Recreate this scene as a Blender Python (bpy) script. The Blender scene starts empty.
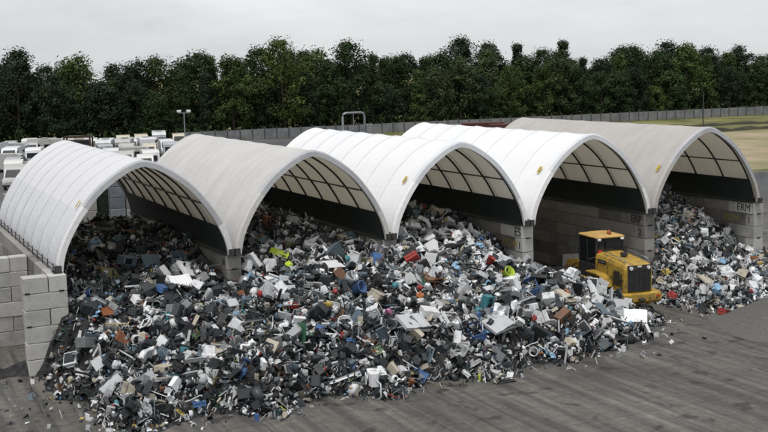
import bpy, math, random
from mathutils import Vector, Matrix, Euler

random.seed(7)
C = bpy.context.scene.collection
PI = math.pi

# ---------------------------------------------------------------- heap shape
#HEAP-BEGIN
import math, random
S = 6.81           # spacing of the block walls
L = 16.0           # length of a bay
HW = 3.6           # wall height
CTRL = {
 0: [(0.5,15,3.1),(3,15.6,3.25),(6,15.6,3.5),(6.3,13,3.4),(1,10,3.2),(3.5,10,3.45),(6,10,3.6),(1,5,3.0),(3.5,5,3.25),(6,5,3.6),(1,1,2.7),(3.5,1,2.85),(6,1,2.95)],
 1: [(8,14,4.2),(12,14,3.7),(8,10,4.4),(11,10,4.1),(13,10,3.3),(7.6,6,4.2),(9.6,6,4.45),(12,6,3.7),(13.2,6,3.2),(8,0.5,3.3),(10.5,0.5,3.25),(13,.5,3.25)],
 2: [(14.2,12,3.9),(17,12,4.0),(20,12,3.2),(14.5,6,3.95),(17.2,6,3.95),(19.3,6,3.55),(20.1,6,3.0),(14.3,3,3.7),(17,3,3.6),(20,2.5,2.9),(14.5,.4,3.25),(17,.4,3.15),(20.1,.4,2.1)],
 3: [(21,.5,.9),(21.5,2,.2),(23,1,-.1),(25,2,-.15),(22,4,-.15),(26.5,1,-.15),(24,10,-.15),(26,10,-.15),(22,10,-.15)],
 4: [(28,14,4.3),(31,14,4.2),(33.6,14,3.4),(28,10,4.3),(31,10,4.2),(33.6,10,3.3),(28,5,4.2),(30,5,4.1),(32,5,3.7),(33.6,5,2.8),(28,2,3.2),(31,2,3.0),(33.7,2,2.2),(28,0.3,2.3),(31,.3,2.2),(33.7,.3,1.2)],
}
FRONT = [(0.5,-.4,2.2),(3.5,-.5,2.65),(6.8,-.4,2.5),(10,-.4,3.15),(13.6,-.3,3.2),(17,-.4,3.0),(20.3,-.4,1.4),(19.6,-1.6,1.75),(22,-.6,.75),(23.4,-.6,-.1),
 (1.4,-3,2.0),(4,-3,2.3),(7,-3,2.6),(10,-3,2.8),(13,-3,2.95),(16,-3,2.75),(18.2,-3.6,2.4),(19.6,-3.6,1.85),(20.9,-3.8,1.6),(21.9,-3.8,.95),(22.7,-3.8,.1),(23.2,-3.4,-.3),
 (-.6,-6.5,-.1),(1,-6.5,.9),(-1.2,-3,-.4),(-1.2,-1.5,-.4),(-1,-5,-.4),(-1.8,-6.5,-.5),(-.2,-2,.5),(-.1,-3.6,.4),(.7,-3.2,1.7),(5,-6.5,1.5),(10,-6.5,1.8),(14,-6.5,1.9),(17,-6.5,1.7),(19,-6.5,1.1),(20.5,-6.5,.6),(21.8,-6.8,-.1),
 (-1,-9,-.2),(3,-9.6,-.2),(7,-9.8,-.2),(11,-9.8,-.2),(15,-9.6,-.2),(18,-9.2,-.2),(20,-8.8,-.2),(22,-9,-.4),(24,-3,-.4),(-2.5,-4,-.1),(-2.2,-7,-.4),
 (24.5,-7,-.4),(25,-4,-.3),(24.6,-1,-.3),(26,-3,.15),(28,-2.6,1.1),(31,-2.6,1.2),(34,-2.6,1.0),(26.3,-4.8,.0),(28,-4.8,.75),(31,-4.8,.9),(34.5,-4.8,.8),(27,-6.9,-.1),(30,-7.2,.05),(34,-7.4,.0),(30,-9.5,-.4),(37,-4,.2),(38.5,-5,-.4),(27.2,-.4,1.1),(26.2,-1.2,.2)]
def _idw(pts, x, y):
    sw = sv = 0.0
    for px, py, v in pts:
        d = (px-x)**2 + (py-y)**2 + .05
        w = 1.0/d**1.8
        sw += w; sv += w*v
    return sv/sw
def bump(x, y):
    return (.16*math.sin(1.9*x+1.3*math.sin(1.1*y))*math.cos(1.7*y+.7*math.sin(1.4*x)) + .08*math.sin(4.3*x+2.1*y)*math.cos(3.9*y-1.7*x))
def heap_h(x, y):
    b = int(x//S)
    f = _idw(FRONT, x, y) if y < 1.5 else 0
    if y <= -.8 or b < 0 or b > 4: r = f if y <= .3 else -1
    else:
        near = FRONT if y < 3 else []
        r = _idw(CTRL[b] + [q for q in near if q[1] > -1 and b*S-.5 < q[0] < (b+1)*S+.5], x, y)
        t = min(1, max(0, (y+.8)/1.6))
        if y < .8: r = f*(1-t) + r*t
    if r > .2: r += bump(x, y)*min(1, (r-.2)*1.5)
    return r
#HEAP-END

# ---------------------------------------------------------------- materials
MATS = {}
def nodes_of(name):
    m = bpy.data.materials.new(name); m.use_nodes = True
    nt = m.node_tree; b = nt.nodes['Principled BSDF']
    MATS[name] = m
    return m, nt, b
def N(nt, t, **kw):
    n = nt.nodes.new(t)
    for k, v in kw.items():
        if k in n.inputs: n.inputs[k].default_value = v
        else: setattr(n, k, v)
    return n
def noise_mix(nt, b, c1, c2, scale=3.0, detail=6, coord='Object', lo=.35, hi=.65, extra=None):
    tc = N(nt, 'ShaderNodeTexCoord'); nz = N(nt, 'ShaderNodeTexNoise', Scale=scale, Detail=detail)
    nt.links.new(tc.outputs[coord], nz.inputs['Vector'])
    cr = N(nt, 'ShaderNodeValToRGB')
    cr.color_ramp.elements[0].position = lo; cr.color_ramp.elements[1].position = hi
    cr.color_ramp.elements[0].color = (*c1, 1); cr.color_ramp.elements[1].color = (*c2, 1)
    nt.links.new(nz.outputs['Fac'], cr.inputs['Fac'])
    nt.links.new(cr.outputs['Color'], b.inputs['Base Color'])
    return tc, nz, cr
def simple(name, c1, c2=None, rough=.6, metal=0.0, scale=4.0, bump_s=0.0, bump_scale=20, spec=.4, coord='Object'):
    m, nt, b = nodes_of(name)
    b.inputs['Roughness'].default_value = rough; b.inputs['Metallic'].default_value = metal
    b.inputs['Specular IOR Level'].default_value = spec
    tc, nz, cr = noise_mix(nt, b, c1, c2 or tuple(x*.75 for x in c1), scale, coord=coord)
    if bump_s:
        n2 = N(nt, 'ShaderNodeTexNoise', Scale=bump_scale, Detail=8)
        nt.links.new(tc.outputs[coord], n2.inputs['Vector'])
        bp = N(nt, 'ShaderNodeBump', Strength=bump_s, Distance=.02)
        nt.links.new(n2.outputs['Fac'], bp.inputs['Height']); nt.links.new(bp.outputs['Normal'], b.inputs['Normal'])
    return m
def objcol(name, rough, dirt=(.06,.055,.05), dscale=7.0, dlo=.5, dhi=.75, dmax=.6, spec=.4):
    """paint or plastic whose colour is the object's own colour, with grime on it"""
    m, nt, b = nodes_of(name)
    oi = N(nt, 'ShaderNodeObjectInfo'); tc = N(nt, 'ShaderNodeTexCoord')
    nz = N(nt, 'ShaderNodeTexNoise', Scale=dscale, Detail=8); nt.links.new(tc.outputs['Object'], nz.inputs['Vector'])
    mr = N(nt, 'ShaderNodeMapRange'); mr.inputs['From Min'].default_value = dlo; mr.inputs['From Max'].default_value = dhi
    mr.inputs['To Max'].default_value = dmax
    nt.links.new(nz.outputs['Fac'], mr.inputs['Value'])
    mx = N(nt, 'ShaderNodeMix', data_type='RGBA'); mx.inputs['B'].default_value = (*dirt, 1)
    nt.links.new(mr.outputs['Result'], mx.inputs['Factor']); nt.links.new(oi.outputs['Color'], mx.inputs['A'])
    nt.links.new(mx.outputs['Result'], b.inputs['Base Color'])
    b.inputs['Roughness'].default_value = rough; b.inputs['Specular IOR Level'].default_value = spec
    return m

plastic = objcol('plastic', .45)
sheet_metal = objcol('sheet_metal', .35, dirt=(.12,.09,.06), dscale=3, dlo=.58, dhi=.8, dmax=.45)
soft = objcol('soft_plastic', .7)
m_screen = simple('screen', (.012,.014,.016), (.02,.022,.026), rough=.12, spec=.6)
m_black = simple('black_plastic', (.02,.02,.022), (.035,.035,.035), rough=.5)
m_steel = simple('galvanised_steel', (.34,.35,.36), (.22,.23,.24), rough=.4, metal=.6)
m_darksteel = simple('dark_steel', (.035,.037,.04), (.07,.065,.06), rough=.5, metal=.3)
m_copper = simple('copper', (.35,.13,.06), rough=.4, metal=.8)
m_keys = simple('key_caps', (.12,.12,.12), (.3,.3,.29), rough=.6, scale=40)
m_pcb = simple('circuit_green', (.02,.11,.04), (.12,.14,.06), rough=.5, scale=60)

def membrane(name, col, col2, trans, sc=.6, gloss=.33, streak=.0):
    m, nt, b = nodes_of(name)
    tc = N(nt, 'ShaderNodeTexCoord')
    mp = N(nt, 'ShaderNodeMapping'); mp.inputs['Scale'].default_value = (1.2, 2.2, .35)
    nt.links.new(tc.outputs['Object'], mp.inputs['Vector'])
    nz = N(nt, 'ShaderNodeTexNoise', Scale=sc, Detail=9, Roughness=.65); nt.links.new(mp.outputs['Vector'], nz.inputs['Vector'])
    cr = N(nt, 'ShaderNodeValToRGB'); cr.color_ramp.elements[0].position = .38; cr.color_ramp.elements[1].position = .62
    cr.color_ramp.elements[0].color = (*col2, 1); cr.color_ramp.elements[1].color = (*col, 1)
    nt.links.new(nz.outputs['Fac'], cr.inputs['Fac'])
    m2 = N(nt, 'ShaderNodeMapping'); m2.inputs['Scale'].default_value = (.5, 4.5, .28); nt.links.new(tc.outputs['Object'], m2.inputs['Vector'])
    ns = N(nt, 'ShaderNodeTexNoise', Scale=1.6, Detail=7, Roughness=.7); nt.links.new(m2.outputs['Vector'], ns.inputs['Vector'])
    cs = N(nt, 'ShaderNodeValToRGB'); cs.color_ramp.elements[0].position = .30; cs.color_ramp.elements[1].position = .55
    cs.color_ramp.elements[0].color = ((.965,.965,.96,1) if 'white' in name else (.90,.895,.885,1)); cs.color_ramp.elements[1].color = (1,1,1,1); nt.links.new(ns.outputs['Fac'], cs.inputs['Fac'])
    ms = N(nt, 'ShaderNodeMix', data_type='RGBA', blend_type='MULTIPLY'); ms.inputs['Factor'].default_value = 1
    nt.links.new(cr.outputs['Color'], ms.inputs['A']); nt.links.new(cs.outputs['Color'], ms.inputs['B'])
    nt.links.new(ms.outputs['Result'], b.inputs['Base Color'])
    b.inputs['Roughness'].default_value = gloss; b.inputs['Specular IOR Level'].default_value = .35
    tr = N(nt, 'ShaderNodeBsdfTranslucent'); tr.inputs['Color'].default_value = (.80,.72,.55,1)
    mx = N(nt, 'ShaderNodeMixShader'); mx.inputs[0].default_value = trans
    nt.links.new(b.outputs[0], mx.inputs[1]); nt.links.new(tr.outputs[0], mx.inputs[2])
    n2 = N(nt, 'ShaderNodeTexNoise', Scale=2.2, Detail=3); nt.links.new(tc.outputs['Object'], n2.inputs['Vector'])
    bp = N(nt, 'ShaderNodeBump', Strength=.4, Distance=.05)
    m3 = N(nt, 'ShaderNodeMapping'); m3.inputs['Scale'].default_value = (2.2, .8, 2.2); nt.links.new(tc.outputs['Object'], m3.inputs['Vector']); nt.links.new(m3.outputs['Vector'], n2.inputs['Vector'])
    nt.links.new(n2.outputs['Fac'], bp.inputs['Height']); nt.links.new(bp.outputs['Normal'], b.inputs['Normal'])
    nt.links.new(mx.outputs[0], nt.nodes['Material Output'].inputs['Surface'])
    return m
m_white = membrane('white_membrane', (.76,.765,.785), (.72,.725,.75), .15)
m_white_b = membrane('bright_white_membrane', (.88,.885,.89), (.85,.86,.875), .15)
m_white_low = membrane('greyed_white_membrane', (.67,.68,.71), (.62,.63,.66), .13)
m_beige = membrane('weathered_beige_membrane', (.63,.625,.61), (.55,.545,.535), .18, gloss=.6)
m_beige2 = membrane('weathered_taupe_membrane', (.51,.49,.468), (.45,.43,.41), .18, gloss=.6)
m_rim = membrane('rim_membrane', (.50,.515,.54), (.41,.425,.45), .15)
m_rim_w = membrane('white_rim_membrane', (.70,.72,.75), (.62,.65,.69), .15)
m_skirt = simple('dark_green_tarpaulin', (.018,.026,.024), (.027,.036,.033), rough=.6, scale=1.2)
m_seam = simple('weld_strip', (.88,.89,.90), (.82,.83,.84), rough=.3)

# concrete blocks: colour varies block by block through a face attribute
def block_mat(name, c1, c2):
    m, nt, b = nodes_of(name)
    at = N(nt, 'ShaderNodeAttribute', attribute_name='tone'); tc = N(nt, 'ShaderNodeTexCoord')
    nz = N(nt, 'ShaderNodeTexNoise', Scale=2.1, Detail=12, Roughness=.78); nt.links.new(tc.outputs['Object'], nz.inputs['Vector'])
    ad = N(nt, 'ShaderNodeMath', operation='MULTIPLY_ADD'); ad.inputs[1].default_value = .55; 
    nt.links.new(at.outputs['Fac'], ad.inputs[0]); nt.links.new(nz.outputs['Fac'], ad.inputs[2])
    cr = N(nt, 'ShaderNodeValToRGB'); cr.color_ramp.elements[0].position = .4; cr.color_ramp.elements[1].position = 1.0
    cr.color_ramp.elements[0].color = (*c1, 1); cr.color_ramp.elements[1].color = (*c2, 1)
    nt.links.new(ad.outputs[0], cr.inputs['Fac']); nt.links.new(cr.outputs['Color'], b.inputs['Base Color'])
    b.inputs['Roughness'].default_value = .9; b.inputs['Specular IOR Level'].default_value = .2
    n2 = N(nt, 'ShaderNodeTexNoise', Scale=14, Detail=8); nt.links.new(tc.outputs['Object'], n2.inputs['Vector'])
    bp = N(nt, 'ShaderNodeBump', Strength=.45, Distance=.02)
    nt.links.new(n2.outputs['Fac'], bp.inputs['Height']); nt.links.new(bp.outputs['Normal'], b.inputs['Normal'])
    return m
m_block = block_mat('concrete_block', (.20,.198,.19), (.47,.465,.44))
m_block_shade = block_mat('shaded_concrete_block', (.11,.107,.10), (.29,.28,.26))  # darker copy of the block, the bays' shade painted into its colour
m_block_b = block_mat('blue_grey_block', (.12,.14,.16), (.28,.31,.34))

# ---------------------------------------------------------------- mesh builder
class MB:
    def __init__(s): s.v = []; s.f = []; s.mi = []; s.t = []; s.sm = []
    def add(s, vs, fs, mi=0, tone=0.0, smooth=False, M=None):
        o = len(s.v)
        for v in vs:
            v = Vector(v)
            s.v.append(tuple(M @ v) if M else tuple(v))
        for f in fs:
            s.f.append(tuple(i+o for i in f)); s.mi.append(mi); s.t.append(tone); s.sm.append(smooth)
    def box(s, x0, x1, y0, y1, z0, z1, mi=0, tone=0.0, M=None, taper=None, jit=0, ch=0):
        """box; taper=(sx,sy) scales the top; ch cuts the vertical and horizontal edges"""
        if ch > 0:
            return s.cbox(x0,x1,y0,y1,z0,z1,ch,mi,tone,M,taper,jit)
        vs = [[x,y,z] for z in (z0,z1) for (x,y) in ((x0,y0),(x1,y0),(x1,y1),(x0,y1))]
        if taper:
            cx, cy = (x0+x1)/2, (y0+y1)/2
            for v in vs[4:]: v[0] = cx+(v[0]-cx)*taper[0]; v[1] = cy+(v[1]-cy)*taper[1]
        if jit:
            for v in vs:
                for k in range(3): v[k] += random.uniform(-jit, jit)
        s.add(vs, [(0,3,2,1),(4,5,6,7),(0,1,5,4),(1,2,6,5),(2,3,7,6),(3,0,4,7)], mi, tone, False, M)
    def cbox(s, x0,x1,y0,y1,z0,z1,c,mi=0,tone=0.0,M=None,taper=None,jit=0):
        c = min(c, (x1-x0)*.45, (y1-y0)*.45, (z1-z0)*.45)
        vs = []; idx = {}
        for zi, z in enumerate((z0, z1)):
            for yi, y in enumerate((y0, y1)):
                for xi, x in enumerate((x0, x1)):
                    dx = c if xi == 0 else -c; dy = c if yi == 0 else -c; dz = c if zi == 0 else -c
                    for a, q in enumerate(((x, y+dy, z+dz), (x+dx, y, z+dz), (x+dx, y+dy, z))):
                        idx[(xi,yi,zi,a)] = len(vs); vs.append(list(q))
        if taper:
            cx, cy = (x0+x1)/2, (y0+y1)/2
            for v in vs:
                t = (v[2]-z0)/(z1-z0); fx = 1+(taper[0]-1)*t; fy = 1+(taper[1]-1)*t
                v[0] = cx+(v[0]-cx)*fx; v[1] = cy+(v[1]-cy)*fy
        if jit:
            js = {}
            for k, i in idx.items():
                j = js.setdefault(k[:3], [random.uniform(-jit, jit) for _ in range(3)])
                for q in range(3): vs[i][q] += j[q]
        I = idx; F = []
        def q(*ks): F.append(tuple(I[k] for k in ks))
        q((0,0,0,0),(0,0,1,0),(0,1,1,0),(0,1,0,0)); q((1,0,0,0),(1,1,0,0),(1,1,1,0),(1,0,1,0))
        q((0,0,0,1),(1,0,0,1),(1,0,1,1),(0,0,1,1)); q((0,1,0,1),(0,1,1,1),(1,1,1,1),(1,1,0,1))
        q((0,0,0,2),(0,1,0,2),(1,1,0,2),(1,0,0,2)); q((0,0,1,2),(1,0,1,2),(1,1,1,2),(0,1,1,2))
        for z in (0,1):
            for y in (0,1): q((0,y,z,1),(0,y,z,2),(1,y,z,2),(1,y,z,1))
            for x in (0,1): q((x,0,z,0),(x,0,z,2),(x,1,z,2),(x,1,z,0))
        for y in (0,1):
            for x in (0,1): q((x,y,0,0),(x,y,0,1),(x,y,1,1),(x,y,1,0))
        for z in (0,1):
            for y in (0,1):
                for x in (0,1): q((x,y,z,0),(x,y,z,1),(x,y,z,2))
        s.add(vs, F, mi, tone, False, M)
    def cyl(s, p0, p1, r0, r1=None, n=12, mi=0, caps=True, smooth=True, M=None, tone=0.0):
        r1 = r0 if r1 is None else r1
        p0, p1 = Vector(p0), Vector(p1); d = (p1-p0)
        if d.length < 1e-6: return
        q = d.to_track_quat('Z', 'Y')
        vs = []
        for p, r in ((p0, r0), (p1, r1)):
            for k in range(n):
                a = 2*PI*k/n
                vs.append(p + q @ Vector((math.cos(a)*r, math.sin(a)*r, 0)))
        s.add(vs, [(k, (k+1) % n, n+(k+1) % n, n+k) for k in range(n)], mi, tone, smooth, M)
        if caps: s.add(vs, [tuple(range(n-1,-1,-1)), tuple(range(n, 2*n))], mi, tone, False, M)
    def tube(s, pts, r, n=6, mi=0, M=None, tone=0.0, caps=True):
        pts = [Vector(p) for p in pts]; rings = []
        up = Vector((0,0,1)); vs = []
        for i, p in enumerate(pts):
            d = (pts[min(i+1, len(pts)-1)] - pts[max(i-1, 0)]).normalized()
            a = up if abs(d.dot(up)) < .95 else Vector((1,0,0))
            x = d.cross(a).normalized(); y = x.cross(d)
            rr = r[i] if isinstance(r, (list, tuple)) else r
            for k in range(n):
                t = 2*PI*k/n; vs.append(p + x*math.cos(t)*rr + y*math.sin(t)*rr)
        fs = [(i*n+k, i*n+(k+1) % n, (i+1)*n+(k+1) % n, (i+1)*n+k) for i in range(len(pts)-1) for k in range(n)]
        s.add(vs, fs, mi, tone, True, M)
        if caps: s.add(vs, [tuple(range(n-1,-1,-1)), tuple(range((len(pts)-1)*n, len(pts)*n))], mi, tone, False, M)
    def lathe(s, prof, n=16, mi=0, M=None, smooth=True, cap=False):
        vs = [(r*math.cos(2*PI*k/n), r*math.sin(2*PI*k/n), z) for r, z in prof for k in range(n)]
        fs = [(i*n+k, i*n+(k+1) % n, (i+1)*n+(k+1) % n, (i+1)*n+k) for i in range(len(prof)-1) for k in range(n)]
        if cap: fs += [tuple(range(n-1,-1,-1)), tuple(range((len(prof)-1)*n, len(prof)*n))]
        s.add(vs, fs, mi, 0.0, smooth, M)
    def prism(s, poly, x0, x1, mi=0, M=None, axis='x'):
        """poly of (y,z) pushed along x"""
        n = len(poly); vs = [(x0, a, b) for a, b in poly] + [(x1, a, b) for a, b in poly]
        if axis == 'y': vs = [(v[1], v[0], v[2]) for v in vs]
        s.add(vs, [tuple(range(n)), tuple(range(2*n-1, n-1, -1))] + [(k, n+k, n+(k+1) % n, (k+1) % n) for k in range(n)], mi, 0.0, False, M)
    def mesh(s, name, mats):
        me = bpy.data.meshes.new(name); me.from_pydata(s.v, [], s.f)
        for m in (mats if isinstance(mats, (list, tuple)) else [mats]): me.materials.append(m)
        me.polygons.foreach_set('material_index', s.mi); me.polygons.foreach_set('use_smooth', s.sm)
        if any(s.t):
            a = me.attributes.new('tone', 'FLOAT', 'FACE'); a.data.foreach_set('value', s.t)
        me.validate(); me.update()
        return me
    def build(s, name, mats, parent=None, loc=None):
        return obj(name, s.mesh(name, mats), parent, loc)
def obj(name, me, parent=None, loc=None):
    o = bpy.data.objects.new(name, me); C.objects.link(o)
    if parent: o.parent = parent
    if loc is not None: o.location = loc
    return o
def tag(o, label=None, cat=None, group=None, kind=None):
    if label: o['label'] = label
    if cat: o['category'] = cat
    if group: o['group'] = group
    if kind: o['kind'] = kind
    return o
def empty(name, loc=(0,0,0), rz=0):
    o = bpy.data.objects.new(name, None); C.objects.link(o); o.location = loc; o.rotation_euler = (0,0,rz); o.empty_display_size = .3
    return o
def copy_tree(o, parent=None):
    c = o.copy(); C.objects.link(c)
    if parent: c.parent = parent
    for ch in list(o.children): copy_tree(ch, c)
    return c
def set_col(o, col):
    o.color = (*col, 1)
    for ch in o.children: set_col(ch, col)

# ---------------------------------------------------------------- camera
CAM = Vector((-6.5639, -41.2366, 10.6586)); F768 = 1113.63
yaw, pit, rol = .450077, .131664, -.0258472
fw = Vector((math.sin(yaw)*math.cos(pit), math.cos(yaw)*math.cos(pit), -math.sin(pit)))
r_ = Vector((math.cos(yaw), -math.sin(yaw), 0)); u_ = r_.cross(fw)
rt = r_*math.cos(rol) + u_*math.sin(rol); up = -r_*math.sin(rol) + u_*math.cos(rol)
cd = bpy.data.cameras.new('camera'); cam = bpy.data.objects.new('camera', cd); C.objects.link(cam)
cam.matrix_world = Matrix(((rt.x, up.x, -fw.x, CAM.x), (rt.y, up.y, -fw.y, CAM.y), (rt.z, up.z, -fw.z, CAM.z), (0,0,0,1)))
cd.sensor_width = 36; cd.lens = F768/768*36; cd.clip_end = 3000; cd.clip_start = .5
bpy.context.scene.camera = cam
def proj(x, y, z):
    d = Vector((x,y,z)) - CAM; q = d.dot(fw)
    return 384 + F768*d.dot(rt)/q, 216 - F768*d.dot(up)/q, q
def in_view(x, y, z, m=4):
    """inside the picture and not behind a block wall or a shelter flank"""
    px, py, q = proj(x, y, z)
    if not (-m < px < 768+m and 0 < py < 432+m): return False
    for i in range(6):
        wx = i*S
        if CAM.x < wx < x:
            t = (wx-x)/(CAM.x-x); yy = y+(CAM.y-y)*t; zz = z+(CAM.z-z)*t
            if -.05 < yy < L and zz < 7: return False
    return True

# ---------------------------------------------------------------- light and air
w = bpy.data.worlds.new('World'); bpy.context.scene.world = w; w.use_nodes = True
nt = w.node_tree; bg = nt.nodes['Background']
SUN_EL, SUN_AZ = math.radians(70), math.radians(-55)     # azimuth measured from -Y (behind the camera) towards -X
sdir = Vector((-math.sin(math.radians(38))*math.cos(SUN_EL), -math.cos(math.radians(38))*math.cos(SUN_EL), math.sin(SUN_EL)))
sky = N(nt, 'ShaderNodeTexSky'); sky.sky_type = 'NISHITA'; sky.sun_disc = False
sky.sun_elevation = SUN_EL; sky.sun_rotation = math.atan2(sdir.x, sdir.y); sky.dust_density = 1.5; sky.air_density = 1; sky.ozone_density = 1
# overcast: the sky's blue is washed out by cloud
hs = N(nt, 'ShaderNodeHueSaturation'); hs.inputs['Saturation'].default_value = .22; hs.inputs['Value'].default_value = 1.05
nt.links.new(sky.outputs[0], hs.inputs['Color'])
tc = N(nt, 'ShaderNodeTexCoord'); nz = N(nt, 'ShaderNodeTexNoise', Scale=3.0, Detail=6); nt.links.new(tc.outputs['Generated'], nz.inputs['Vector'])
cr = N(nt, 'ShaderNodeValToRGB'); cr.color_ramp.elements[0].color = (.86,.88,.90,1); cr.color_ramp.elements[1].color = (1.1,1.1,1.1,1)
nt.links.new(nz.outputs['Fac'], cr.inputs['Fac'])
mu = N(nt, 'ShaderNodeMix', data_type='RGBA', blend_type='MULTIPLY'); mu.inputs['Factor'].default_value = 1
nt.links.new(hs.outputs[0], mu.inputs['A']); nt.links.new(cr.outputs[0], mu.inputs['B'])
ov = N(nt, 'ShaderNodeMix', data_type='RGBA'); ov.inputs['Factor'].default_value = .72; ov.inputs['B'].default_value = (7.5, 7.55, 7.65, 1)
nt.links.new(mu.outputs['Result'], ov.inputs['A'])
mp_ = N(nt, 'ShaderNodeMapping'); mp_.inputs['Scale'].default_value = (1,1,4.5); nt.links.new(tc.outputs['Generated'], mp_.inputs['Vector'])
nc = N(nt, 'ShaderNodeTexNoise', Scale=2.2, Detail=8, Roughness=.6, Distortion=.4); nt.links.new(mp_.outputs['Vector'], nc.inputs['Vector'])
cc_ = N(nt, 'ShaderNodeValToRGB'); cc_.color_ramp.elements[0].position = .35; cc_.color_ramp.elements[1].position = .62; cc_.color_ramp.elements[0].color = (.84,.855,.88,1); cc_.color_ramp.elements[1].color = (1.08,1.08,1.08,1)
nt.links.new(nc.outputs['Fac'], cc_.inputs['Fac']); mc = N(nt, 'ShaderNodeMix', data_type='RGBA', blend_type='MULTIPLY'); mc.inputs['Factor'].default_value = 1
nt.links.new(ov.outputs['Result'], mc.inputs['A']); nt.links.new(cc_.outputs[0], mc.inputs['B']); nt.links.new(mc.outputs['Result'], bg.inputs['Color']); bg.inputs['Strength'].default_value = .118
sl = bpy.data.lights.new('sun', 'SUN'); so = bpy.data.objects.new('sun', sl); C.objects.link(so)
sl.energy = 2.3; sl.angle = math.radians(12); sl.color = (1, .968, .93)
so.rotation_euler = sdir.to_track_quat('Z', 'Y').to_euler(); so.location = (0, 0, 60)
vs_ = bpy.context.scene.view_settings; vs_.view_transform = 'Standard'; vs_.look = 'None'; vs_.exposure = 0; vs_.gamma = 1

# ---------------------------------------------------------------- ground
def gmat():
    m, nt, b = nodes_of('yard_concrete')
    tc = N(nt, 'ShaderNodeTexCoord')
    n1 = N(nt, 'ShaderNodeTexNoise', Scale=.25, Detail=10, Roughness=.65); nt.links.new(tc.outputs['Object'], n1.inputs['Vector'])
    n2 = N(nt, 'ShaderNodeTexNoise', Scale=3.5, Detail=8, Roughness=.7); nt.links.new(tc.outputs['Object'], n2.inputs['Vector'])
    c1 = N(nt, 'ShaderNodeValToRGB'); e = c1.color_ramp.elements
    e[0].position = .35; e[1].position = .68; e[0].color = (.085,.08,.073,1); e[1].color = (.16,.152,.14,1)
    c2 = N(nt, 'ShaderNodeValToRGB'); e = c2.color_ramp.elements
    e[0].position = .3; e[1].position = .7; e[0].color = (.55,.55,.55,1); e[1].color = (1.1,1.1,1.1,1)
    nt.links.new(n1.outputs['Fac'], c1.inputs['Fac']); nt.links.new(n2.outputs['Fac'], c2.inputs['Fac'])
    mx = N(nt, 'ShaderNodeMix', data_type='RGBA', blend_type='MULTIPLY'); mx.inputs['Factor'].default_value = 1
    nt.links.new(c1.outputs[0], mx.inputs['A']); nt.links.new(c2.outputs[0], mx.inputs['B']); nt.links.new(mx.outputs['Result'], b.inputs['Base Color'])
    # tyre scuffs and oil marks: long streaks, and small dark drops
    mt = N(nt, 'ShaderNodeMapping'); mt.inputs['Rotation'].default_value = (0,0,math.radians(-24)); mt.inputs['Scale'].default_value = (1.6,.07,1)
    nt.links.new(tc.outputs['Object'], mt.inputs['Vector']); n3 = N(nt, 'ShaderNodeTexNoise', Scale=1.3, Detail=6, Roughness=.6, Distortion=.6); nt.links.new(mt.outputs['Vector'], n3.inputs['Vector'])
    c3 = N(nt, 'ShaderNodeValToRGB'); e = c3.color_ramp.elements; e[0].position = .40; e[1].position = .60; e[0].color = (.62,.62,.62,1); e[1].color = (1.25,1.22,1.15,1); nt.links.new(n3.outputs['Fac'], c3.inputs['Fac'])
    n4 = N(nt, 'ShaderNodeTexNoise', Scale=1.1, Detail=3); nt.links.new(tc.outputs['Object'], n4.inputs['Vector'])
    c4 = N(nt, 'ShaderNodeValToRGB'); e = c4.color_ramp.elements; e[0].position = .33; e[1].position = .40; e[0].color = (.4,.4,.4,1); e[1].color = (1,1,1,1); nt.links.new(n4.outputs['Fac'], c4.inputs['Fac'])
    n5 = N(nt, 'ShaderNodeTexNoise', Scale=28, Detail=4); nt.links.new(tc.outputs['Object'], n5.inputs['Vector'])
    c5 = N(nt, 'ShaderNodeValToRGB'); e = c5.color_ramp.elements; e[0].position = .3; e[1].position = .72; e[0].color = (.7,.7,.7,1); e[1].color = (1.3,1.3,1.3,1); nt.links.new(n5.outputs['Fac'], c5.inputs['Fac'])
    bt = N(nt, 'ShaderNodeTexBrick'); bt.offset = .5
    for k_, v_ in (('Scale',1.0),('Mortar Size',.018),('Mortar Smooth',.3),('Brick Width',6.0),('Row Height',4.5)): bt.inputs[k_].default_value = v_
    bt.inputs['Color1'].default_value = (1,1,1,1); bt.inputs['Color2'].default_value = (.84,.84,.85,1); bt.inputs['Mortar'].default_value = (.35,.35,.35,1)
    mb_ = N(nt, 'ShaderNodeMapping'); mb_.inputs['Rotation'].default_value = (0,0,.04); mb_.inputs['Location'].default_value = (1.3,.8,0)
    nt.links.new(tc.outputs['Object'], mb_.inputs['Vector']); nt.links.new(mb_.outputs['Vector'], bt.inputs['Vector'])
    prev = mx
    for c_ in (c3, c4, c5, bt):
        m_ = N(nt, 'ShaderNodeMix', data_type='RGBA', blend_type='MULTIPLY'); m_.inputs['Factor'].default_value = 1
        nt.links.new(prev.outputs['Result'], m_.inputs['A']); nt.links.new(c_.outputs[0], m_.inputs['B']); prev = m_
    nt.links.new(prev.outputs['Result'], b.inputs['Base Color'])
    mr = N(nt, 'ShaderNodeMapRange'); mr.inputs['To Min'].default_value = .45; mr.inputs['To Max'].default_value = .9
    nt.links.new(n1.outputs['Fac'], mr.inputs['Value']); nt.links.new(mr.outputs[0], b.inputs['Roughness'])
    bp = N(nt, 'ShaderNodeBump', Strength=.4, Distance=.02); nt.links.new(n2.outputs['Fac'], bp.inputs['Height']); nt.links.new(bp.outputs['Normal'], b.inputs['Normal'])
    return m
gm = gmat()
def sheet(name, pts, z, mat):
    b = MB(); b.add([(x, y, z) for x, y in pts], [tuple(range(len(pts)))]); o = b.build(name, mat); tag(o, kind='structure'); return o
m_grassy = simple('rough_grass', (.085,.095,.035), (.21,.195,.09), rough=.95, scale=.12, bump_s=.6, bump_scale=2, spec=.1)
m_earth = simple('tan_earth', (.33,.27,.19), (.20,.19,.10), rough=.95, scale=.15, spec=.1)
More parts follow.
